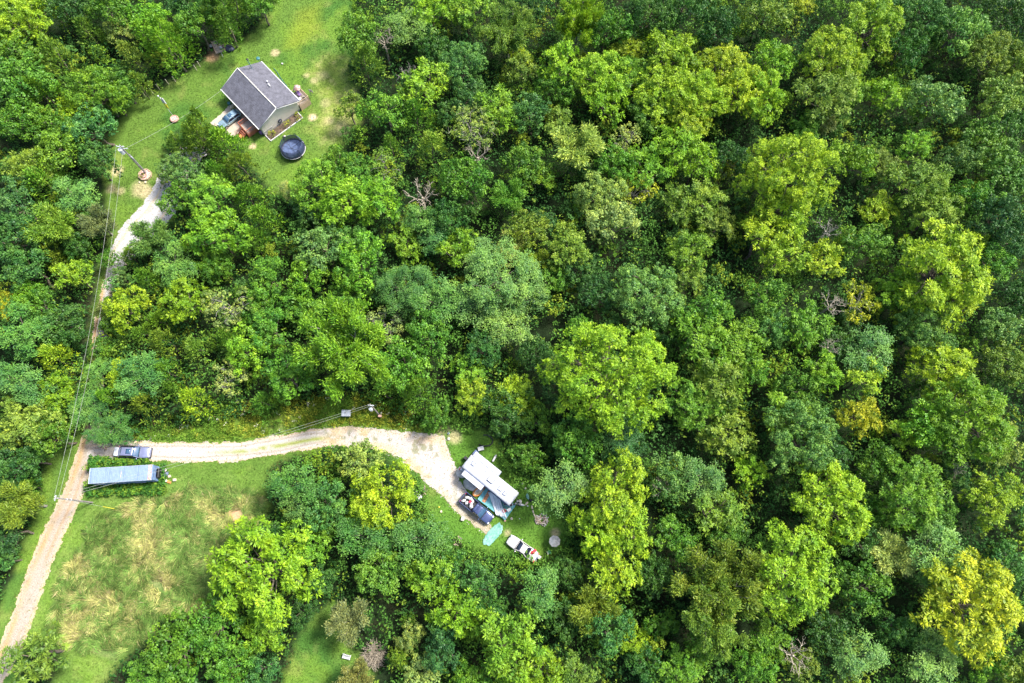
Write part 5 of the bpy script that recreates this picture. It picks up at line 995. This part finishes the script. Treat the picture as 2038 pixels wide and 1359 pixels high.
q = P(984, 912, .2); t = thing('propane_tank', 'white propane cylinder lying in the weeds behind the camper', 'gas cylinder', (q[0], q[1], .0), 1.1); b = MB(); b.cyl((-.5, 0, .25), (.5, 0, .25), .17, n=14); b.blob((.5, 0, .25), (.3, .34, .34), 0); b.blob((-.5, 0, .25), (.3, .34, .34), 0); sub('tank', b, 'white', t); b = MB(); b.box((0, 0, .06), (.7, .3, .12)); sub('cradle', b, 'steel', t)
q = P(968, 880); t = thing('drain_hose', 'black hose curled like a letter C in the grass above the camper', 'hose', (q[0], q[1], .06)); b = MB(); pts = [P(x, y)-P(968, 880) for x, y in ((953, 885), (958, 887), (966, 888), (974, 887), (980, 882), (981, 876), (977, 870), (970, 866), (962, 866))]; b.tube([(p[0], p[1], .14) for p in pts], .10, 8); sub('hose', b, 'black', t)
# hitch-end clutter
q = P(1037, 1004, .3); t = thing('canoe_paddleboard', 'long white curved board lying by the camper hitch', 'board', (q[0], q[1], .1), -.15); b = MB(); b.blob((0, 0, .15), (1.15, .35, .2), .03); sub('board', b, 'white', t)
for j, (x, y, m_, nm, lb, d) in enumerate(((1035, 998, 'offwhite', 'bag', 'cream sack lying nearest the camper end', (.55, .6, .35)), (1048, 1002, 'palewood', 'driftwood', 'cream driftwood piece among the hitch clutter', (.8, .3, .2)), (1050, 988, 'tealtarp', 'tarp_bundle', 'teal tarp bundle above the hitch clutter', (.9, .5, .3)), (1057, 996, 'black', 'trash_bag', 'black trash bag at the outer side of the hitch clutter', (.6, .5, .4)), (1040, 963, 'white', 'ball', 'white ball in the leaves behind the camper', (.3, .3, .3)), (1050, 1007, 'white', 'jug', 'small white jug at the lower edge of the hitch clutter', (.25, .25, .3)), (1027, 978, 'white', 'bucket', 'white pail half hidden by leaves behind the camper', (.4, .4, .4)), (1045, 972, 'offwhite', 'bucket', 'cream pail standing in the leaves beyond the camper', (.45, .35, .4)))):
    blobthing(nm, lb, nm.replace('_', ' '), x, y, d, m_, seed=j+20, jit=.12, rz=j)
def pile(nm, lb, cat, x, y, R, n, mats, seed, part, ln=(.5, 1.0), h=.35, rad=.06):
    q = P(x, y); t = thing(nm, lb, cat, (q[0], q[1], 0)); r = np.random.default_rng(seed)
    for k in range(n):
        a = r.uniform(0, 6.28); d = R*math.sqrt(r.uniform(0, 1)); l = r.uniform(*ln)/2; th = r.uniform(0, 3.14); z_ = .06+h*(1-d/R)*r.uniform(.3, 1); b = MB(); rr = rad*r.uniform(.6, 1.5)
        c_ = np.array([d*math.cos(a), d*math.sin(a), z_]); v = np.array([math.cos(th)*l, math.sin(th)*l, r.uniform(-.1, .15)]); b.tube([c_-v, c_+r.normal(size=3)*.03, c_+v], rr, 6, rr*.8); sub(part, b, mats[k % len(mats)], t)
    return t
t = pile('wood_pile', 'pale split wood pile with a fire ring right of the camper', 'wood pile', 1079, 1035, .95, 34, ['offwhite', 'ash', 'dead_wood', 'brown_twig'], 1, 'log', (.4, .9), .45, .09)
t = pile('wood_pile', 'round heap of brown brush left of the white sedan', 'wood pile', 912, 1078, .75, 26, ['brown_twig', 'palewood', 'bark', 'pale_bark'], 2, 'stick', (.4, .9), .35, .05)
t = pile('wood_pile', 'small grey-brown brush heap above the white cart', 'wood pile', 842, 976, .6, 20, ['ash', 'brown_twig', 'bark'], 3, 'stick', (.3, .8), .25, .04)
for j, (x0, y0, x1, y1, lb) in enumerate(((1058, 1006, 1060, 1013, 'top board of the curved yellow edging right of the camper'), (1060, 1015, 1062, 1021, 'second board of the curved yellow edging right of the camper'), (1062, 1022, 1065, 1028, 'third board of the curved yellow edging right of the camper'), (1065, 1029, 1068, 1035, 'lowest board of the yellow edging, touching the wood pile'))):
    a = P(x0, y0); c_ = P(x1, y1); mid = (a+c_)/2; t = thing('edging_board', lb, 'board', (mid[0], mid[1], 0), math.atan2(c_[1]-a[1], c_[0]-a[0]), 'yellow edging boards'); b = MB(); b.box((0, 0, .07), (float(np.linalg.norm(c_-a)), .22, .14), bev=.02); sub('board', b, 'palewood', t)
q = P(983, 1066); t = thing('ground_tarp', 'long rumpled teal tarp spread on the grass in front of the pickup', 'tarp', (q[0], q[1], .05)); r = np.random.default_rng(4); b = MB(); co = [(994, 1040), (1001, 1048), (999, 1060), (990, 1070), (975, 1086), (962, 1083), (961, 1076), (966, 1066), (975, 1054), (985, 1045)]; cp = [P(*c_)-q for c_ in co]
V_ = [(0, 0, .12)]; F_ = []
K = len(cp); M_ = 7
for i in range(1, M_+1):
    for k in range(K*4):
        u = k/4; a = cp[int(u) % K]; c_ = cp[(int(u)+1) % K]; p_ = a+(c_-a)*(u-int(u)); j_ = 1+.05*math.sin(k*2.3+i); V_.append((p_[0]*i/M_*j_, p_[1]*i/M_*j_, .05+.07*abs(math.sin(k*.9+i*1.7))+.05*math.sin(i*2.1+k*.33)))
n = K*4; F_ = [(0, 1+k, 1+(k+1) % n) for k in range(n)]+[(1+(i-1)*n+k, 1+i*n+k, 1+i*n+(k+1) % n, 1+(i-1)*n+(k+1) % n) for i in range(1, M_) for k in range(n)]; b.add(V_, F_, True); sub('sheet', b, 'tealtarp', t)
q = P(1104, 1077, 1.9); t = thing('patio_umbrella', 'white octagonal patio umbrella with concentric rings right of the white sedan', 'umbrella', (q[0], q[1], 0), .3)
b = MB(); rg = []
for r_, z_ in ((.88, 1.78), (.66, 1.93), (.64, 1.95), (.44, 2.06), (.42, 2.08), (.22, 2.17), (.20, 2.19), (.03, 2.27)): rg.append([(r_*math.cos(a*math.pi/4), r_*math.sin(a*math.pi/4), z_) for a in range(8)])
b.loft(rg, cap=False, smooth=False); sub('canopy', b, 'offwhite', t); b = MB(); b.cyl((0, 0, 0), (0, 0, 2.25), .03, n=8); sub('pole', b, 'steel', t); b = MB(); b.cyl((0, 0, 0), (0, 0, .08), .25, n=16); sub('base', b, 'concrete', t)
b = MB()
for rr, zz in ((.82, 1.83), (.55, 2.02), (.34, 2.13)): b.torus((0, 0, zz), rr*.97, .012, 8, 4)
sub('seam_ring', b, 'steel', t)
q = P(1093, 1099, .3); t = thing('garden_chair', 'green plastic chair lying below the white octagonal umbrella', 'chair', (q[0], q[1], 0), .4); b = MB(); b.box((0, 0, .38), (.5, .5, .05), bev=.02); sub('seat', b, 'green', t); b = MB(); b.box((-.25, 0, .65), (.05, .5, .55), ry=-.25, bev=.02); sub('backrest', b, 'white', t)
for sx in (-.2, .2):
    for sy in (-.2, .2): b = MB(); b.cyl((sx, sy, 0), (sx, sy, .38), .025, n=6); sub('leg', b, 'green', t)
boxthing('storage_bin', 'black bin directly behind the boot of the white sedan', 'bin', 1064, 1108, (.9, .6, .6), 'bluemat', rz=-.55); boxthing('white_box', 'larger white box behind the white sedan, on the side of the umbrella', 'box', 1072, 1108, (.7, .5, .5), 'white', rz=-.55, lid='offwhite'); boxthing('white_box', 'smaller white box below the black bin behind the white sedan', 'box', 1064, 1115, (.5, .4, .4), 'white', rz=-.4); boxthing('red_crate', 'small dark red crate squeezed between the white sedan and the boxes', 'crate', 1068, 1102, (.35, .5, .4), 'rust', rz=-.55)
# cart
q = P(831, 987, .5); t = thing('utility_cart', 'white utility cart with a dark seat at the edge of the yellow-green tree', 'cart', (q[0], q[1], 0), math.radians(-38)); b = MB(); b.box((0, 0, .5), (1.35, .85, .4), bev=.12); sub('body', b, 'white', t); b = MB(); b.box((-.35, 0, .72), (.42, .5, .12), bev=.04); sub('seat', b, 'bluemat', t); b = MB(); b.box((.78, -.25, .5), (.3, .8, .35), bev=.04); sub('rear_box', b, 'black', t)
for sx in (-.45, .45):
    for sy in (-.42, .42): b = MB(); b.cyl((sx, sy-.07, .22), (sx, sy+.07, .22), .22, n=12); sub('wheel', b, 'tyre', t)
# small stones and cooler
for j, (x, y, s, m_, lb) in enumerate(((874, 1009, .3, 'yellow', 'yellowish stone, upper one of the pair by the brush'), (878, 1018, .42, 'palewood', 'cream stone, lower one of the pair in the grass left of the pickup'), (1034, 1032, .2, 'white', 'tiny white stone in the grass right of the turquoise deck'), (562, 127, .45, 'offwhite', 'white stone on the lawn above the house'), (1005, 1036, .4, 'pink', 'pinkish rock just below the end of the turquoise deck'), (1018, 1032, .45, 'stone', 'tan rock between the turquoise deck and the white sedan'), (278, 363, .4, 'palewood', 'pale rock on the left below the octagonal planter'), (290, 363, .5, 'palewood', 'pale rock right below the octagonal planter'), (278, 350, .35, 'offwhite', 'white rock left of the octagonal planter'), (567, 272, .5, 'offwhite', 'pale stepping stone between flower bed and trampoline'), (893, 862, .5, 'galv', 'grey rock at the upper right corner of the gravel'), (893, 873, .6, 'stone', 'tan boulder at the right edge of the gravel'))):
    blobthing('rock', lb, 'rock', x, y, (s, s*.8, s*.5), m_, seed=j+40, jit=.1, rz=j, part='stone')
boxthing('cooler', 'pinkish cooler standing in the grass left of the pickup', 'cooler', 921, 1032, (.45, .62, .45), 'pink', rz=-.15, lid='offwhite')
# white utility box
q = P(692, 825); t = thing('utility_box', 'white topped utility box in the weeds above the driveway', 'utility box', (q[0], q[1], 0), .03); b = MB(); b.box((0, 0, .6), (1.35, .95, 1.2), bev=.05); sub('body', b, 'teal', t); b = MB(); b.box((0, 0, 1.23), (1.45, 1.05, .1), bev=.04); sub('lid', b, 'rvwhite', t); b = MB(); b.cyl((-.12, .02, 1.25), (-.12, .02, 1.38), .07, n=10); sub('vent', b, 'black', t)
# garden bench
q = P(691, 1306); t = thing('garden_bench', 'white slatted bench standing on the bottom lawn', 'bench', (q[0], q[1], 0), -.2)
b = MB()
for k in range(4): b.box((0, -.24+k*.14, .43), (1.15, .11, .04))
sub('seat', b, 'white', t); b = MB()
for k in range(5): b.box((-.44+k*.22, .3, .72), (.09, .04, .6))
b.box((0, .32, 1.0), (1.15, .05, .08)); sub('backrest', b, 'white', t)
for sx in (-.52, .52):
    b = MB(); b.box((sx, 0, .62), (.07, .6, .05)); sub('armrest', b, 'white', t)
    for sy in (-.26, .28): b = MB(); b.box((sx, sy, .21), (.07, .07, .42)); sub('leg', b, 'white', t)

# ------------------------------------------------------------------ box trailer
q = P(240.5, 943.5, 3.3); BA = math.radians(6.3); bt = thing('box_trailer', 'old pale blue box trailer with a rusty end beside the gravel road', 'trailer', (q[0], q[1], 0), BA)
bt.scale = (.98, .94, .89); b = MB(); b.box((0, 0, 2.35), (9.6, 2.4, 2.65), bev=.05); sub('body', b, 'blueside', bt)
b = MB()
for k in range(46): b.box((-4.55+k*.198, 0, 3.72), (.17, 2.42, .05), bev=.015)
b.box((0, 0, 3.69), (9.55, 2.44, .04)); sub('roof', b, 'bluetop', bt)
b = MB(); b.box((4.42, 0, 3.735), (.5, 2.4, .05)); sub('rusty_roof_edge', b, 'rust', bt)
b = MB(); b.box((.05, -.05, 3.755), (.05, 1.1, .02)); sub('roof_seam', b, 'rust', bt)
b = MB()
for s in (-1, 1): b.box((0, s*1.21, 3.66), (9.62, .07, .16), bev=.02); b.box((0, s*1.21, 1.05), (9.62, .07, .14), bev=.02)
b.box((-4.8, 0, 3.66), (.07, 2.5, .16)); sub('edge_rail', b, 'galv', bt)
for s in (-1, 1): b = MB(); b.box((-4.83, s*.6, 2.35), (.05, 1.16, 2.4)); d_ = sub('door', b, 'galv', bt); b = MB(); b.cyl((-4.88, s*.2, 1.3), (-4.88, s*.2, 3.4), .025, n=6); sub('latch_bar', b, 'steel', d_)
for sx in (-3.6, -2.5):
    for sy in (-1, 1): b = MB(); b.cyl((sx, sy*.75, .5), (sx, sy*1.15, .5), .5, n=18); wh = sub('wheel', b, 'tyre', bt); b = MB(); b.cyl((sx, sy*1.12, .5), (sx, sy*1.17, .5), .28, n=12); sub('rim', b, 'rim', wh)
for sy in (-.8, .8): b = MB(); b.box((2.9, sy, .5), (.15, .15, 1.1)); sub('landing_leg', b, 'steel', bt)
b = MB(); b.box((5.0, 0, 1.9), (.4, 1.6, 1.2), bev=.15); sub('cooling_unit', b, 'black', bt)
# rubbish by the trailer
for j, (x, y, d, m_, nm, lb) in enumerate(((323, 952, (.8, .6, .5), 'blue', 'tub', 'dark blue tub among the rubbish at the trailer end'), (332, 944, (.9, .6, .35), 'bluesilver', 'tarp_bundle', 'pale blue tarp bundle at the top of the rubbish'), (327, 948, (.7, .45, .4), 'white', 'plastic_bag', 'long white bag in the middle of the rubbish'), (331, 957, (.45, .4, .35), 'white', 'plastic_bag', 'white bag at the bottom of the rubbish'), (336, 959, (.8, .35, .2), 'orange', 'board', 'orange scrap board lying under the rubbish'), (338, 948, (.4, .4, .4), 'palewood', 'pot', 'cream pot on the right edge of the rubbish'), (330, 936, (.5, .35, .3), 'offwhite', 'sack', 'cream sack lying above the rubbish'), (348, 955, (.4, .5, .4), 'palewood', 'bucket', 'cream bucket standing apart right of the rubbish'))):
    if nm in ('tub', 'board', 'bucket', 'pot'):
        q = P(x, y, .1); t = thing(nm, lb, nm, (q[0], q[1], 0), j*.7); b = MB(); b.box((0, 0, d[2]/2), d, bev=.06); sub('body', b, m_, t)
    else: blobthing(nm, lb, nm.replace('_', ' '), x, y, d, m_, seed=j+60, jit=.14, rz=j*.8)
q = P(211, 892); t = thing('fallen_branch', 'dark brown twisted branch on the gravel left of the blue-silver car', 'branch', (q[0], q[1], .05)); r = np.random.default_rng(6); b = MB()
for k in range(14): a = rdir(r, 1)[0]*[.8, .4, .2]; limb_tube(b, r, (r.normal()*.2, 0, .1), a+[0, 0, .2], .05, .02, 3)
sub('branch', b, 'rust', t)
q = P(265, 1190); t = thing('metal_pipe', 'long pale metal pipe lying in the mown ring of the meadow', 'pipe', (q[0], q[1], .3), math.radians(-44)); b = MB(); b.cyl((-1.0, 0, 0), (1.0, 0, .1), .04, n=8); sub('pipe', b, 'galv', t)

# ------------------------------------------------------------------ poles, wires, planters
def pole(label, px, py, H, lean=(0, 0), name='utility_pole'):
    q = P(px, py); t = thing(name, label, 'utility pole', (q[0], q[1], 0)); b = MB(); b.tube([(0, 0, -.5), (lean[0]*.5, lean[1]*.5, H*.5), (lean[0], lean[1], H)], .135, 10, .09); sub('pole', b, 'polewood', t); return t, q
def trafo(t, x, y, z, s=1): b = MB(); b.cyl((x, y, z), (x, y, z+1.0*s), .32*s, n=14); b.torus((x, y, z+1.0*s), .3*s, .04, 14, 5); b.cyl((x, y, z+1.0*s), (x, y, z+1.12*s), .28*s, .1*s, 12); tr_ = sub('transformer', b, 'galv', t); b = MB(); b.cyl((x+.1, y, z+1.1*s), (x+.1, y, z+1.35*s), .05, n=8); sub('bushing', b, 'white', tr_)
def insul(t, pts):
    for p_ in pts: b = MB(); b.cyl(p_, (p_[0], p_[1], p_[2]+.22), .07, .05, 8); sub('insulator', b, 'white', t)
p1, q1 = pole('tall utility pole with a white transformer rising from the octagonal planter', 291, 346, 9.0, (.15, -.1)); trafo(p1, -.28, -.28, 7.1, 1.1)
b = MB(); b.box((-.05, 0, 8.6), (1.3, .1, .12)); b.box((.4, .1, 7.9), (.9, .08, .08)); sub('crossarm', b, 'galv', p1); insul(p1, [(-.6, 0, 8.66), (.5, 0, 8.66), (0.13, -.1, 9.0)])
b = MB(); b.tube([(.2, .1, .2), (.25, .05, 4), (.25, .05, 6.3)], .05, 6); b.box((.22, 0, 5.4), (.2, .2, .5)); sub('conduit', b, 'galv', p1)
p3, q3 = pole('grey utility pole leaning over the gravel road beside the meadow', 184, 1000, 9.0, (-.05, 0)); insul(p3, [(-.2, .15, 8.9), (-.2, -.15, 8.9), (0.05, 0, 8.6)]); b = MB(); b.box((-.2, 0, 8.85), (.12, .8, .1)); b.torus((0, 0, 5.6), .16, .03, 12, 5); b.torus((0, 0, 6.6), .15, .03, 12, 5); sub('crossarm', b, 'galv', p3)
p2, q2 = pole('short utility pole with a white transformer above the driveway', 757, 828, 8.6, (-.1, .1)); trafo(p2, -.25, -.3, 6.3, .8); b = MB(); b.box((0, 0, 8.3), (.9, .1, .1)); sub('crossarm', b, 'galv', p2); insul(p2, [(-.35, 0, 8.35), (.3, 0, 8.35)]); b = MB(); b.box((.15, -.2, 1.1), (.5, .35, .7), bev=.03); sub('meter_box', b, 'pink', p2)
def wire(lb, a, c_, sag, nm='power_line'):
    a = np.array(a); c_ = np.array(c_); m = (a+c_)/2; t = thing(nm, lb, 'power line', (m[0], m[1], m[2]-sag), 0); b = MB(); pts = []
    for i in range(25): u = i/24; p_ = a*(1-u)+c_*u; pts.append((p_[0]-m[0], p_[1]-m[1], p_[2]-sag*4*u*(1-u)-(m[2]-sag)))
    b.tube(pts, .018 if nm == 'service_line' else .017, 4); sub('cable', b, 'wire', t)
wire('left one of the two power lines along the gravel road', (q1[0]-.6, q1[1], 8.85), (q3[0]-.25, q3[1]+.15, 9.1), 1.5); wire('right one of the two power lines along the gravel road', (q1[0]+.5, q1[1], 8.8), (q3[0]+.3, q3[1]+.1, 8.95), 1.9)
wire('upper power line crossing the box trailer and the driveway', (q3[0]-.1, q3[1]+.2, 9.1), (q2[0]-.4, q2[1], 8.6), 1.2); wire('lower power line crossing the box trailer and the driveway', (q3[0]-.05, q3[1]-.15, 9.0), (q2[0]+.3, q2[1], 8.5), 1.7)
qh = hw(-5.5, -3.9); wire('thin service line from the pole to the house', (q1[0]+.3, q1[1]+.1, 7.9), (qh[0], qh[1], 2.9), .7, 'service_line')
gq = P(231, 1013); t = thing('guy_wire', 'guy wire with a bright yellow guard beside the meadow', 'guy wire', (gq[0], gq[1], 0)); tp = np.array([q3[0]-gq[0], q3[1]-gq[1], 8.2]); b = MB(); b.tube([(0, 0, 0), tp], .02, 4); sub('cable', b, 'wire', t); b = MB(); b.tube([tp*.01, tp*.25], .045, 6); sub('guard', b, 'yellow', t)
q = P(290, 349); t = thing('octagonal_planter', 'octagonal timber planter round the foot of the utility pole', 'planter', (q[0], q[1], 0), .2)
b = MB()
for k in range(8):
    a = k*math.pi/4; b.box((1.02*math.cos(a), 1.02*math.sin(a), .22), (.14, .92, .44), rz=a)
sub('border', b, 'tanwood', t); b = MB(); b.prism([(1.0*math.cos(k*math.pi/4+.39), 1.0*math.sin(k*math.pi/4+.39)) for k in range(8)], .02, .32); sub('soil', b, 'rust', t)
b = MB(); b.torus((-.2, -.15, .42), .5, .1, 16, 6); sub('inner_ring', b, 'brick', t)
shrub(q[0]-.3, q[1]-.35, .38, 'small yellow-green plant growing in the octagonal planter', (.35, .38, .05), seed=21, nm='small_plant', z=.3)
q = P(348, 238); t = thing('brick_planter', 'round brick planter at the foot of the flagpole', 'planter', (q[0], q[1], 0)); b = MB(); b.torus((0, 0, .22), .66, .15, 20, 6, 1.5); sub('border', b, 'brick', t); b = MB(); b.cyl((0, 0, 0), (0, 0, .3), .64, n=18); sub('soil', b, 'rust', t); b = MB()
for k in range(3): b.box((.1, -.35+k*.33, .36), (.8, .12, .1), rz=.6)
sub('slats', b, 'offwhite', t)
q = P(344, 230); t = thing('flagpole', 'thin white flagpole with limp pale flags on the lawn', 'flagpole', (q[0], q[1], 0)); b = MB(); b.cyl((0, 0, 0), (0, 0, 5.6), .05, .035, 8); sub('pole', b, 'galv', t); b = MB(); b.blob((0, 0, 5.65), (.3, .3, .3), 0); sub('finial', b, 'white', t)
b = MB(); b.patch([(.03, 0, 3.7), (.42, .1, 3.3), (.46, .1, 5.0), (.03, 0, 5.3)], 8, 8, .05, .01, lambda u, v: .12*math.sin(u*10)); sub('flag', b, 'white', t); b = MB(); b.patch([(.03, 0, 2.4), (.35, -.1, 2.2), (.4, -.08, 3.4), (.03, 0, 3.6)], 8, 8, .05, .01, lambda u, v: .1*math.sin(u*9+1)); sub('flag', b, 'yellow', t)
# ------------------------------------------------------------------ junk at the top of the lawn and fence stakes
q = P(437, 96); t = thing('utility_trailer', 'grey wooden flatbed trailer tipped at the edge of the upper lawn', 'trailer', (q[0], q[1], 0), math.radians(-62)); b = MB()
for k in range(9): b.box((0, -.8+k*.2, .55), (3.0, .16, .06))
sub('bed', b, 'greywood', t); b = MB()
for s in (-1, 1): b.box((0, s*.92, .72), (3.0, .06, .34))
sub('side_rail', b, 'tanwood', t)
for s in (-1, 1): b = MB(); b.cyl((-.2, s*.95, .33), (-.2, s*1.12, .33), .33, n=14); sub('wheel', b, 'tyre', t)
b = MB(); b.tube([(1.5, 0, .5), (2.6, 0, .4)], .05, 6); sub('drawbar', b, 'steel', t)
blobthing('tarp_heap', 'black tarp heap beside the tipped flatbed trailer', 'tarp', 457, 99, (1.9, 1.5, .9), 'blackfabric', seed=70, jit=.14); blobthing('sack', 'white sack lying left of the tipped flatbed trailer', 'sack', 421, 92, (.9, .6, .4), 'white', seed=71, jit=.12)
blobthing('plastic_bag', 'white bag lying on the tipped flatbed trailer', 'bag', 440, 95, (.55, .4, .35), 'white', z=.6, seed=72, jit=.14)
for j, (x, y) in enumerate(((291, 193), (305, 186), (318, 178), (336, 168), (350, 163), (392, 140), (399, 133))):
    q = P(x, y); t = thing('fence_stake', f'{["first", "second", "third", "fourth", "fifth", "sixth", "last"][j]} pale fence stake from the left along the upper lawn edge', 'stake', (q[0], q[1], 0), 0, 'fence stakes along the lawn edge'); b = MB(); b.box((0, 0, .7), (.09, .09, 1.4)); sub('post', b, 'palewood', t); b = MB(); b.cyl((0, 0, 1.4), (0, 0, 1.46), .07, n=6); sub('cap', b, 'offwhite', t)
q = P(571, 160); t = thing('garden_hose', 'green garden hose trailing in the grass behind the house', 'hose', (q[0], q[1], .05)); b = MB(); pts = [P(x, y)-P(571, 160) for x, y in ((545, 136), (552, 144), (558, 155), (566, 165), (572, 172))]; b.tube([(p[0], p[1], .03) for p in pts], .05, 6); sub('hose', b, 'teal', t)
# small bushes round the box trailer and lawns
for j, (x, y, R, h, lb, c_) in enumerate(((196, 921, 1.3, 3.2, 'tall green bush hanging over the left end of the box trailer', (.10, .26, .03)), (215, 927, 1.0, 2.2, 'green bush behind the left half of the box trailer', (.09, .24, .03)), (247, 921, .8, 1.3, 'fresh green bush between the box trailer and the blue-silver car', (.16, .34, .03)), (318, 946, 1.0, 1.6, 'dark bush at the rusty end of the box trailer', (.06, .18, .03)), (236, 868, 1.6, 2.2, 'feathery blue-green bush at the fork of the driveway', (.10, .27, .08)), (262, 872, 1.4, 2.0, 'rounded dark green bush above the blue-silver car', (.06, .19, .04)))):
    q = P(x, y, h*.5); shrub(q[0], q[1], R, lb, c_, seed=30+j, h=h, kind='round' if j != 4 else 'feather')
